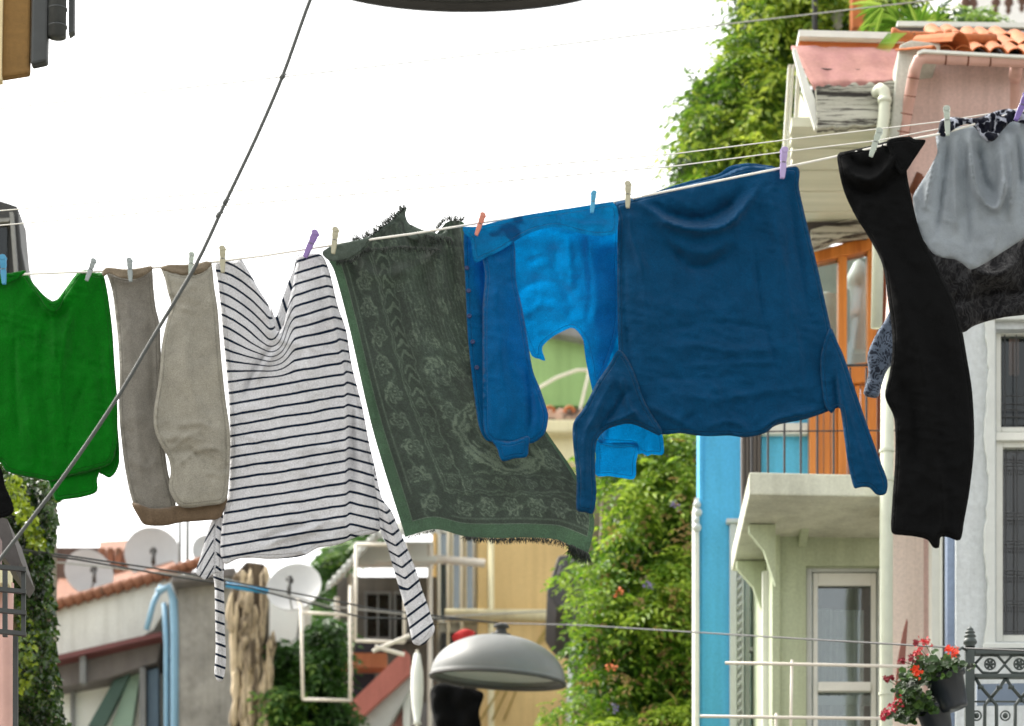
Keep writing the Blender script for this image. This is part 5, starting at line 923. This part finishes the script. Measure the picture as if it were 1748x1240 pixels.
can(556, 1000, 640, 908, d-1.2, d+1.2, .015, .05); can(640, 908, 750, 900, d-1.1, d+1.4, .015, .05); mb.build('canopy', 'corrugated', o, fixn=False)
mb = MB(); mb.rect(606, 925, 740, 965, d+.3, .1); mb.build('canopy_board', 'far_white', o); mb = MB(); mb.rect(640, 950, 745, 958, d-.3, .1); mb.build('canopy_board', 'far_white', o)
for pl_, r_ in (([(598, 980, d), (598, 1320, d)], 4), ([(734, 930, d), (734, 1320, d)], 4), ([(575, 1020, d+.2), (577, 1320, d+.2)], 4.5)): g = MB(); g.tpx(pl_, r_, 8); g.build('post', 'rail_white', o)
g = MB(); g.tpx([(690, 950, d+.4), (828, 962, d+.4)], 7, 10); g.build('awning_roller', 'rail_white', o)
for args in ((622, 1010, 668, 1092), (672, 1010, 720, 1092)): window(o, *args, d+1.3, 'far_grey', 4, 'glass_dark', deep=.08, dep=.06, vm=(sum(args[::2])/2,), back='brown_wood', bev=0)
mb = MB(); mb.rect(570, 1115, 660, 1140, d+.3, .2); mb.build('parapet', plaster('brick_red_trim', S(160, 100, 68), .8), o); mb = MB(); mb.rect(606, 1095, 655, 1114, d+.5, .1); mb.rect(600, 1150, 640, 1260, d+.6, .1); mb.build('dark_opening', paint('navy_dark', S(42, 44, 54), .8), o)
mb = MB(); mb.prism([(575, 1222), (690, 1110), (700, 1118), (700, 1150), (600, 1240)], d-.5, .3); mb.build('stair_side', plaster('salmon', S(176, 108, 96), .8), o); mb = MB(); mb.prism([(598, 1244), (700, 1130), (706, 1165), (640, 1280), (598, 1280)], d-.4, .3); mb.build('stair_soffit', 'corrugated', o)
mb = MB(); mb.rect(640, 1190, 692, G, d-.15, 2); mb.build('pink_wall', plaster('rose', S(205, 148, 140), .86), o); mb = MB(); mb.rect(632, 1200, 640, G, d-.2, .3); mb.rect(688, 1120, 700, G, d-.3, .3); mb.build('door_frame', 'white_paint', o)
# frames that stand in front
d = 27.
o = T('window_guard', 'white square tube window guard frame standing lower left of the veranda', 'metal frame', W(560, 1240, d), 'white square tube frames'); bars(o, [[(514, 1034, d), (517, 1194, d)], [(517, 1194, d), (598, 1196, d)], [(514, 1046, d), (600, 1050, d)], [(598, 1000, d), (598, 1198, d)], [(514, 1034, d), (500, 1010, d+1)]], 2.8, 'rail_white', 'bar')
o = T('window_guard', 'white tube frame hanging from the corrugated canopy, right of the lower frame', 'metal frame', W(640, 1100, d), 'white square tube frames'); bars(o, [[(608, 930, d), (606, 1094, d)], [(606, 1094, d), (690, 1097, d)], [(690, 1097, d), (692, 930, d)], [(608, 930, d), (692, 930, d)]], 3.0, 'rail_white', 'bar')
g = MB(); [g.tpx(p, 3.6, 8) for p in ([(636, 1112, 24), (700, 1085, 24)], [(640, 1104, 24), (690, 1118, 24)])]; g.build('tube_bars', 'rail_white', None, label='two crossed pale tubes beside the end of the striped sleeve', cat='bars')
o = T('closed_parasol', 'closed white parasol with its cover standing left of the street lamp', 'parasol', W(712, 1240, 24.5)); g = MB(); u = 24.5/F; g.lathe([(.001, 62*u), (5*u, 60*u), (10*u, 30*u), (11*u, 0), (9*u, -30*u), (5*u, -55*u), (8*u, -60*u), (.001, -62*u)], W(712, 1176, 24.5), 14); g.build('canopy', 'far_white', o, smooth=True); g = MB(); g.tpx([(712, 1110, 24.5), (712, 1600, 24.5)], 2.5, 8); g.build('pole', 'rail_white', o)
cloth('dark_coat', [(736, 1176), (760, 1166), (800, 1176), (826, 1184), (818, 1215), (822, 1250), (806, 1300), (748, 1300), (744, 1240), (736, 1210)], 'black_jersey', None, 25, puff=.12, nz=(.1, 22, 40, 0), step=8, label='dark clothing hanging behind and under the street lamp', cat='garment')
cloth('red_cloth', [(772, 1086), (782, 1078), (796, 1074), (812, 1080), (806, 1092), (786, 1098), (776, 1098)], paint('red_rag', S(180, 40, 40), .9, .2), None, 24.8, puff=.05, nz=(.03, 10, 10, 0), step=5, label='small red cloth just above the lamp shade', cat='cloth')
# bushes left of centre
for nm, lab, pl, n_, dd, sd in (('green_bush', 'green bush in front of the tube frame at the bottom', [(455, 1110), (490, 1100), (520, 1095), (545, 1060), (566, 1050), (580, 1110), (572, 1160), (590, 1230), (560, 1290), (430, 1290), (445, 1200), (470, 1160)], 1500, 28, 21), ('green_bush', 'green leaves showing between the striped hem and the canopy', [(555, 950), (600, 920), (628, 905), (650, 925), (610, 935), (580, 970), (560, 1010), (560, 1080), (545, 1075)], 420, 34, 22)):
    o = T(nm, lab, 'bush', W(pl[0][0], gy(dd), dd), 'bushes among the far houses'); pts, tn = scatter(pl, n_, dd, .8, sd, thr=.2, lump=.4); fronds('foliage', 'bush_leaf', o, pts, tn*.8, L=.2, lf=.08, seed=sd, asp=.5)
    g = MB(); c = pl[0]; [g.tube([W(pl[0][0]+40+k*14, gy(dd), dd+.9), W(pl[0][0]+34+k*14, 1300, dd+.9), W(pl[0][0]+50+k*10, pl[0][1]+60, dd+.8)], [.08, .05, .02], 8) for k in range(3)]; g.build('trunk', 'bark', o, smooth=True)
# ---- street lamp on its wires
def lamp(c, rad, tilt, tiltx, label, scale_h=.42):
    o = T('hanging_lamp', label, 'street lamp', tuple(c), 'dome lamps hung over the street'); M = Matrix.Rotation(R(tilt), 3, 'Y') @ Matrix.Rotation(R(tiltx), 3, 'X'); h = rad*.62
    out = [(rad*math.sin(a), h*(math.cos(a))) for a in np.linspace(.12, math.pi/2, 22)]; prof = out+[(rad*1.012, -.012*rad), (rad*.985, -.02*rad)]+[(r_*.965, z*.96-.004) for r_, z in reversed(out)]
    g = MB(); g.lathe(prof, c, 56, M); g.build('shade', 'lamp_enamel', o, smooth=True)
    g = MB(); g.lathe([(rad*.985, -.012*rad), (rad*1.025, -.02*rad), (rad*1.025, -.055*rad), (rad*.97, -.055*rad), (rad*.94, -.012*rad)], c, 56, M); g.build('rim', 'lamp_rim', o, smooth=True)
    g = MB(); g.lathe([(.001, h*.2), (rad*.9, h*.16), (rad*.93, h*.1)], c, 40, M); g.build('diffuser', 'lamp_inside', o, smooth=True)
    g = MB(); g.lathe([(rad*.14, h*.985), (rad*.15, h*1.03), (rad*.09, h*1.06), (rad*.07, h*1.16), (rad*.12, h*1.18), (rad*.11, h*1.24), (rad*.03, h*1.27), (.001, h*1.3)], c, 20, M); g.build('cap', 'lamp_rim', o, smooth=True); return M, h
paint('lamp_enamel', S(104, 107, 104), .45, .15, scale=3); paint('lamp_rim', S(62, 62, 60), .6, .25); paint('lamp_inside', S(165, 170, 165), .5, .1)
M, h = lamp(Vector(W(850, 1157, 22)), mm(115, 22), 4, 6, 'grey dome lamp hanging by wires in front of the yellow house')
lamp(Vector(W(795, -57, 9)), mm(267, 9), 0, 11, 'underside of a dark dome lamp cut off by the top edge')
# ---- wires
wm = paint('wire_dark', S(38, 40, 42), .6, .2)
def wire(pts, r, label, m=wm): return ropething(pts, r, m, label, 'overhead_wire', 'wire', 'thin wires strung low across the street')
top_ = (851, 1064, 22)
wire([top_, (1000, 1068, 20.5), (1190, 1080, 18.5), (1420, 1094, 16.5), (1650, 1107, 14.95), (2200, 1130, 13)], .004, 'long thin wire running from the lamp cap right to the iron balcony')
wire([(-300, 895, 16), (0, 934, 17.5), (110, 948, 18.2), (300, 976, 19.5), (520, 1016, 20.5), (640, 1040, 21.2), top_], .005, 'upper dark wire from the left edge to the lamp cap')
wire([(-300, 900, 16.2), (0, 938, 17.7), (130, 955, 18.4), (300, 985, 19.7), (420, 1002, 20.3), (620, 1055, 21.4), (790, 1058, 22), top_], .005, 'lower dark wire sagging from the left edge to the lamp cap')
wire([(-300, 930, 24), (96, 960, 25), (390, 990, 26), (560, 1035, 27), (740, 1054, 28), (1000, 1040, 30)], .006, 'faint pale wire farther back behind the satellite dishes', ropeg)
g = MB(); g.tube([W(386, 998, 26), W(420, 1005, 26), W(458, 1010, 26)], .02, 8); g.build('blue_pole', paint('bright_blue', S(30, 140, 190), .5), None, smooth=True, label='short bright blue pole sticking out left of the big white dish', cat='pole')
paint('far_terracotta', S(150, 100, 74), .8, .45, S(100, 76, 60), .6, scale=10)
# ---- tiled house far left with dishes
d = 30; G = gy(d); plaster('old_white', S(196, 198, 192), .75, streak=(2, 2, 1)); plaster('concrete', S(142, 140, 134), .5, streak=(4, 4, 3), grain=14); paint('blue_pipe_paint', S(128, 170, 196), .5, .15); paint('dark_red', S(110, 62, 60), .6, .2); plaster('soffit_grey', S(104, 100, 98), .7)
o = T('tiled_gable_house', 'old white house with terracotta gable edge and red eaves at the lower left', 'house', W(190, G, d))
mb = MB(); mb.prism([(60, 1050), (200, 1008), (300, 972), (300, 1010), (262, 1075), (240, 1088), (60, 1128)], d, 5); mb.build('gable_wall', 'old_white', o)
mb = MB(); mb.prism([(60, 1127), (250, 1084), (276, 1078), (276, 1086), (250, 1092), (60, 1136)], d-.3, .6); mb.build('eaves_board', 'dark_red', o); mb = MB(); mb.prism([(60, 1136), (276, 1087), (268, 1130), (180, 1158), (60, 1180)], d-.1, .8); mb.build('soffit', 'soffit_grey', o)
mb = MB(); mb.rect(60, 1150, 276, G, d+.2, 4); mb.build('lower_wall', 'far_white', o)
for q_ in ((136, 1110, 146, 1166, d-.25, .1), (120, 1166, 126, G, d+.12, .1), (238, 1140, 248, G, d-.1, .2)): mb = MB(); mb.rect(*q_); mb.build('post', 'far_grey', o)

mb = MB(); mb.prism([(194, 1162), (222, 1150), (178, 1240), (150, 1240)], d+.0, .1); mb.build('stair_rail', paint('dark_green', S(60, 88, 78), .6), o); mb = MB(); mb.prism([(222, 1150), (240, 1145), (225, 1240), (190, 1240)], d+.08, .1); mb.build('door_panel', paint('pale_green', S(140, 168, 150), .6), o)
mb = MB(); mb.prism([(252, 1145), (270, 1140), (270, G), (252, G)], d+.0, .2); mb.build('blue_panel', paint('panel_blue', S(96, 120, 140), .6), o)
g = MB(); a, b_ = Vector(W(60, 1044, d-.05)), Vector(W(330, 968, d-.05)); n_ = 16
for k in range(n_): p, q_ = a.lerp(b_, k/n_), a.lerp(b_, (k+1.12)/n_); g.tube([p, q_+Vector((0, 0, .02))], [.055, .042], 10)
rt = g.build('verge_tile', 'far_terracotta', o, smooth=True)
mb = MB(); mb.add([W(80, 1040, d+.1), W(310, 972, d+.1), W(270, 935, d+4), W(120, 938, d+4)], [(0, 1, 2, 3)]); mb.add([W(170, 940, d+2.4), W(300, 930, d+2.4), W(300, 918, d+3.5), W(170, 925, d+3.5)], [(0, 1, 2, 3)]); mb.build('roof', 'far_terracotta', o)
mb = MB()
for k in range(9): mb.prism([(168+k*14, 934), (180+k*14, 934), (180+k*14, 1000), (168+k*14, 1000)], d+2+.02*(k % 2), .1)
mb.build('rear_roof', 'far_terracotta', o, bev=.02); mb = MB(); mb.rect(92, 950, 120, 1040, d+2, 1); mb.rect(96, 935, 170, 952, d+2.2, 1); mb.build('chimney', plaster('dark_masonry', S(88, 70, 62), .6), o)
g = MB(); g.tube([W(276, 1000, d-.4), W(262, 1030, d-.4), W(250, 1075, d-.4)], .024, 10); g.tube([W(268, 1012, d-.5), W(288, 1002, d-.5), W(296, 1025, d-.5), W(298, 1080, d-.5), (W(298, 0, d-.5)[0], d-.5, 0)], .034, 12); g.tube([W(280, 1030, d-.45), W(284, 1100, d-.45), (W(284, 0, d-.45)[0], d-.45, 0)], .022, 10); g.build('downpipe', 'blue_pipe_paint', o, smooth=True)
g = MB(); g.tpx([(307, 890, d), (307, 985, d)], 3, 8); g.tpx([(320, 885, d), (320, 1000, d)], 3.4, 8); g.build('aerial_poles', 'far_grey', None, smooth=True, label='two thin aerial poles standing on the roof between the dishes', cat='aerial')
d = 29.5; o = T('concrete_wall_house', 'mottled grey concrete house wall with a small tiled coping at lower left', 'house', W(345, gy(d), d))
mb = MB(); mb.rect(303, 995, 398, gy(d), d, 5); mb.build('wall', 'concrete', o); mb = MB(); mb.prism([(292, 985), (330, 975), (402, 968), (402, 985), (330, 992), (292, 996)], d-.2, 5); mb.build('coping', 'soffit_grey', o, bev=.02)
g = MB()
for k in range(8): p = Vector(W(292+k*14, 975-k*4.2, d-.15)); g.tube([p, p+Vector((.075, 0, .025))], [.05, .04], 10)
g.build('coping_tile', 'far_terracotta', o, smooth=True)
# weathered wall of peeling timber
d = 28; o = T('timber_wall', 'weathered pale timber wall with peeling strips left of the big white dish', 'wall', W(425, gy(d), d))
plaster('pale_bark', S(178, 162, 134), .5, stain=S(84, 72, 56), streak=(12, 12, .9), grain=20, bd=.06, thr=(.44, .6)); plaster('shaded_timber', S(112, 98, 78), .5, stain=S(60, 50, 40), streak=(9, 9, .6), thr=(.4, .55))
mb = MB(); mb.prism([(396, 985), (420, 958), (452, 962), (456, 1010), (450, gy(d)), (392, gy(d))], d, .3); mb.build('backing', 'shaded_timber', o, bev=.02)
g = MB()
for k in range(34):
    x = 394+RNG.uniform(0, 58); y0_ = RNG.uniform(962, 1180); y1_ = y0_+RNG.uniform(60, 190); n_ = 9; sl_w = RNG.uniform(-.10, .22)
    ln_ = [Vector(W(x+sl_w*(y1_-y)*.5+5*(vnoise(k*3.1, y/34, 2)-.5)*2, y, d-.04-.07*vnoise(k, y/30, 4))) for y in np.linspace(y0_, y1_, n_)]
    g.tube(ln_, [.006]+[RNG.uniform(.018, .042) for _ in range(n_-2)]+[.006], 6, flat=.5)
g.build('peeling_strips', 'pale_bark', o, smooth=True)
mb = MB(); mb.rect(452, 1000, 520, gy(31.5), 31.5, 1); mb.build('pale_facade', 'far_white', None, label='narrow pale facade behind the gnarled trunk and the bush', cat='facade')
def dish(label, x, y, rx, d, rz, tilt, m='dish_paint'):
    o = T('satellite_dish', label, 'satellite dish', W(x, y+rx*1.2, d), 'satellite dishes on the far roofs'); r_ = mm(rx, d); M = Matrix.Rotation(R(rz), 3, 'Z') @ Matrix.Rotation(R(90-tilt), 3, 'X'); c = Vector(W(x, y, d))
    pr = [(r_*t+1e-4, .22*r_*t*t) for t in np.linspace(0, 1, 12)]; pr += [(r_*1.02, .225*r_), (r_*1.02, .20*r_)]+[(a, b-.015) for a, b in reversed(pr)]
    g = MB(); g.lathe(pr, c, 40, M); g.build('dish', m, o, smooth=True)
    f_ = c+M @ Vector((0, -r_*.2, r_*.95)); g = MB(); g.tube([c+M @ Vector((0, -r_*.95, .2*r_)), f_+M @ Vector((0, -r_*.3, 0)), f_], r_*.035, 8); g.build('arm', 'far_grey', o); g = MB(); g.tube([f_, f_-(f_-c)*.2], r_*.13, 10); g.tube([f_+Vector((0, 0, -.02)), f_+Vector((0, 0, -.12))], r_*.08, 8); g.build('receiver', 'lamp_rim', o, smooth=True)
    g = MB(); g.tube([c+M @ Vector((0, 0, -.03)), c+M @ Vector((0, 0, -.2))+Vector((0, 0, -.05)), tuple(Vector(W(x, y+rx*1.5, d))+Vector((0, .25, 0)))], r_*.06, 8); g.build('mount', 'far_grey', o)
paint('dish_paint', S(186, 188, 188), .5, .12, scale=2.5)
dish('leftmost satellite dish standing just above the tiled gable edge', 150, 982, 42, 31, 22, 12); dish('large satellite dish on the roof under the grey sweatpants, between the other two', 260, 950, 47, 31.5, 8, 8); dish('satellite dish half hidden behind the hanging cuff of the striped shirt', 356, 945, 30, 31, 20, 10); dish('biggest satellite dish hanging directly below the hem of the striped shirt', 504, 1008, 47, 27.5, -10, 22)
# ================================================================= LEFT NEAR SIDE
d = 14; plaster('ochre_board', S(120, 92, 50), .8, streak=(1, 8, 8)); paint('gutter_dark', S(62, 66, 66), .5, .3)
o = T('eaves_house', 'near house corner with ochre eaves and dark gutters at the top left', 'house', W(-200, gy(d), d))
mb = MB(); mb.prism([(8, -200), (56, -200), (50, 124), (0, 132), (2, 60)], d, .05); mb.build('eaves_board', 'ochre_board', o, bev=.01); mb = MB(); mb.prism([(-600, -200), (8, -200), (2, 136), (-600, 190)], d-.02, .05); mb.build('eaves', plaster('cream_eaves', S(206, 190, 150), .8), o)
mb = MB(); mb.prism([(58, -200), (86, -200), (80, 104), (52, 110)], d-.02, .06); mb.build('gutter', 'gutter_dark', o, bev=.01); g = MB(); g.tube([W(100, -200, d), W(97, 64, d)], mm(16, d), 18); [g.tube([W(98, y, d), W(98, y+3, d)], mm(17, d), 18) for y in (-20, 15, 45)]; g.build('downpipe', 'gutter_dark', o, smooth=True); mb = MB(); mb.prism([(118, -200), (128, -200), (126, 52), (117, 58)], d+.02, .05); mb.build('edge_board', 'gutter_dark', o)
mb = MB(); mb.box(W(-1400, 0, d)[0], W(-420, 0, d)[0], d, d+5, 0, W(0, 150, d)[2]); mb.build('wall', 'cornice_plaster', o)
d = 17; o = T('dark_bay_house', 'dark timber bay window edge at the left behind the blue peg', 'bay window', W(-60, gy(d), d))
mb = MB(); mb.prism([(-300, 300), (0, 342), (30, 352), (36, 420), (47, 480), (46, 560), (-300, 560)], d, .3); mb.build('bay', paint('bay_black', S(48, 50, 50), .5, .3), o, bev=.01); mb = MB(); mb.prism([(16, 362), (22, 362), (30, 470), (24, 470)], d-.05, .05); mb.prism([(-100, 380), (16, 372), (16, 378), (-100, 388)], d-.05, .05); mb.build('frame', 'far_grey', o); mb = MB(); mb.rect(-100, 388, 12, 470, d-.03, .02); mb.build('pane', 'glass_dark', o); mb = MB(); mb.box(W(-1400, 0, d)[0], W(-330, 0, d)[0], d+.3, d+4, 0, W(0, 700, d)[2]); mb.build('wall', 'cornice_plaster', o)
d = 18; o = T('ivy_column', 'glossy ivy hanging in a tall column at the lower left', 'ivy', W(50, gy(d), d))
ivp = [(-20, 800), (36, 808), (72, 816), (92, 830), (94, 900), (88, 960), (92, 1060), (96, 1130), (104, 1200), (112, 1290), (20, 1290), (24, 1120), (30, 1040), (10, 960), (-20, 930)]
pts, tn = scatter(ivp, 5200, d, .35, 31, thr=.12, edge=14, lump=.22, fs=18); leaves('foliage', 'ivy_leaf', o, pts, .036, .8, 1.0, toneb=np.clip(tn*.75, 0, 1)*.55, seed=31, face=1.3)
yl = scatter([(10, 815), (34, 812), (50, 860), (70, 900), (82, 930), (60, 935), (40, 900), (20, 870)], 420, d-.18, .1, 32, thr=.1)[0]; leaves('young_foliage', 'ivy_leaf', o, yl, .034, .8, .8, toneb=np.full(len(yl), .85), seed=32, face=1.2)
yl = scatter([(30, 1040), (60, 1060), (55, 1170), (34, 1180)], 160, d-.18, .1, 33, thr=.2)[0]; leaves('young_foliage', 'ivy_leaf', o, yl, .034, .8, .8, toneb=np.full(len(yl), .7), seed=33, face=1.2)
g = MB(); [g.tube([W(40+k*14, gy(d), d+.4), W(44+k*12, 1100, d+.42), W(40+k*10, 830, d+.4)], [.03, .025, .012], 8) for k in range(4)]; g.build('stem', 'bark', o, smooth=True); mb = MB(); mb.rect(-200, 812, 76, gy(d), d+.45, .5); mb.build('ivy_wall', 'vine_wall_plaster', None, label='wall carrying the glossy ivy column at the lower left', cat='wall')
d = 13; o = T('left_house', 'house corner with a pink drainpipe at the lower left edge', 'house', W(-200, gy(d), d))
mb = MB(); mb.box(W(-1400, 0, d)[0], W(-30, 0, d)[0], d+.25, d+.5, 0, W(0, 860, d)[2]); mb.build('wall', plaster('mauve_wall', S(140, 122, 120), .7), o); mb = MB(); mb.prism([(-10, 880), (12, 886), (36, 960), (26, 975), (-10, 930)], d+.6, .4); mb.build('eaves', paint('old_beam', S(92, 88, 86), .8, .4), o); mb = MB(); mb.rect(-60, 968, 14, 996, d+.1, .12); mb.build('ledge', 'cornice_plaster', o, bev=.004)
g = MB(); g.tube([W(12, 996, d+.2), W(10, 1100, d+.2), (W(8, 0, d+.2)[0], d+.2, 0)], .026, 14); g.build('drainpipe', 'pipe_pink', o, smooth=True)
d = 12.6; o = T('flower_shelf', 'dark steel balcony frame in front of the ivy at the left edge', 'metal frame', W(20, 1240, d))
for q_ in ((36, 972, 43, 1086, d, .02), (22, 1086, 30, 1500, d+.08, .02)): mb = MB(); mb.rect(*q_); mb.build('post', 'gutter_dark', o)
for y in (966, 1004, 1040, 1076): mb = MB(); mb.prism([(-60, y-8), (44, y+2), (44, y+9), (-60, y+0)], d-.02, .018); mb.build('bar', 'gutter_dark', o)
mb = MB(); mb.rect(4, 968, 12, 1086, d+.3, .02); mb.rect(-30, 975, -22, 1086, d+.02, .02); mb.build('rear_bar', 'gutter_dark', o)
# ================================================================= GROUND
plaster('asphalt', (.05, .05, .052, 1), .8, grain=40); plaster('paving', S(120, 116, 108), .7, grain=30)
mb = MB(); mb.add([(-400, -300, 0), (400, -300, 0), (400, 900, 0), (-400, 900, 0)], [(0, 1, 2, 3)]); mb.build('ground', 'paving', None, kind='structure', label='paved ground between the houses', cat='ground')
mb = MB(); mb.add([(-2.2, -40, .004), (2.0, -40, .004), (1.2, 60, .004), (-2.6, 60, .004)], [(0, 1, 2, 3)]); mb.build('road', 'asphalt', None, kind='structure', label='narrow asphalt street running between the houses', cat='road')
for x0_, x1_, nm in ((-3.4, -2.6, 'pavement'), (2.0, 2.7, 'pavement')):
    mb = MB(); mb.box(x0_, x1_, -40, 26, .004, .13); mb.build(nm, 'paving', None, bev=.02, kind='structure', label='raised pavement along the street', cat='pavement')
# ================================================================= CAMERA, LIGHT, WORLD
ca = bpy.data.cameras.new('camera'); co = bpy.data.objects.new('camera', ca); COL.objects.link(co); SC.camera = co
co.location = (0, 0, CZ); co.rotation_euler = (R(90), 0, 0)
ca.sensor_width = 36; ca.lens = 36*F/1748; ca.shift_x = 0; ca.shift_y = (HY-620)/1748; ca.clip_start = .5; ca.clip_end = 2000
ca.dof.use_dof = True; ca.dof.focus_distance = 12.4; ca.dof.aperture_fstop = 5.4
w = bpy.data.worlds.new('World'); SC.world = w; w.use_nodes = True; nt = w.node_tree
sky = nt.nodes.new('ShaderNodeTexSky'); sky.sky_type = 'NISHITA'; sky.sun_disc = False
SE, SA = 50, 305      # sun elevation, compass azimuth measured from +Y clockwise
sky.sun_elevation = R(SE); sky.sun_rotation = R(SA); sky.dust_density = 4; sky.air_density = 1.0
hs = nt.nodes.new('ShaderNodeHueSaturation'); hs.inputs['Saturation'].default_value = .16
nt.links.new(sky.outputs[0], hs.inputs['Color']); bg = nt.nodes['Background']; wm_ = mixc(nt, 1.0, hs.outputs[0], (1, .975, .93, 1), 'MULTIPLY'); nt.links.new(wm_, bg.inputs[0]); bg.inputs[1].default_value = .15
sl_ = bpy.data.lights.new('sun', 'SUN'); so = bpy.data.objects.new('sun', sl_); COL.objects.link(so); sl_.energy = 1.0; sl_.angle = R(14); sl_.color = (1, .95, .87)
dv = Vector((math.sin(R(SA))*math.cos(R(SE)), math.cos(R(SA))*math.cos(R(SE)), math.sin(R(SE))))
so.rotation_euler = dv.to_track_quat('Z', 'Y').to_euler(); so.location = (0, 0, 30)
SC.view_settings.view_transform = 'Standard'; SC.view_settings.look = 'None'; SC.view_settings.exposure = 1.7; SC.view_settings.gamma = 1
SC.render.engine = 'CYCLES'; SC.cycles.max_bounces = 8; SC.cycles.transparent_max_bounces = 12
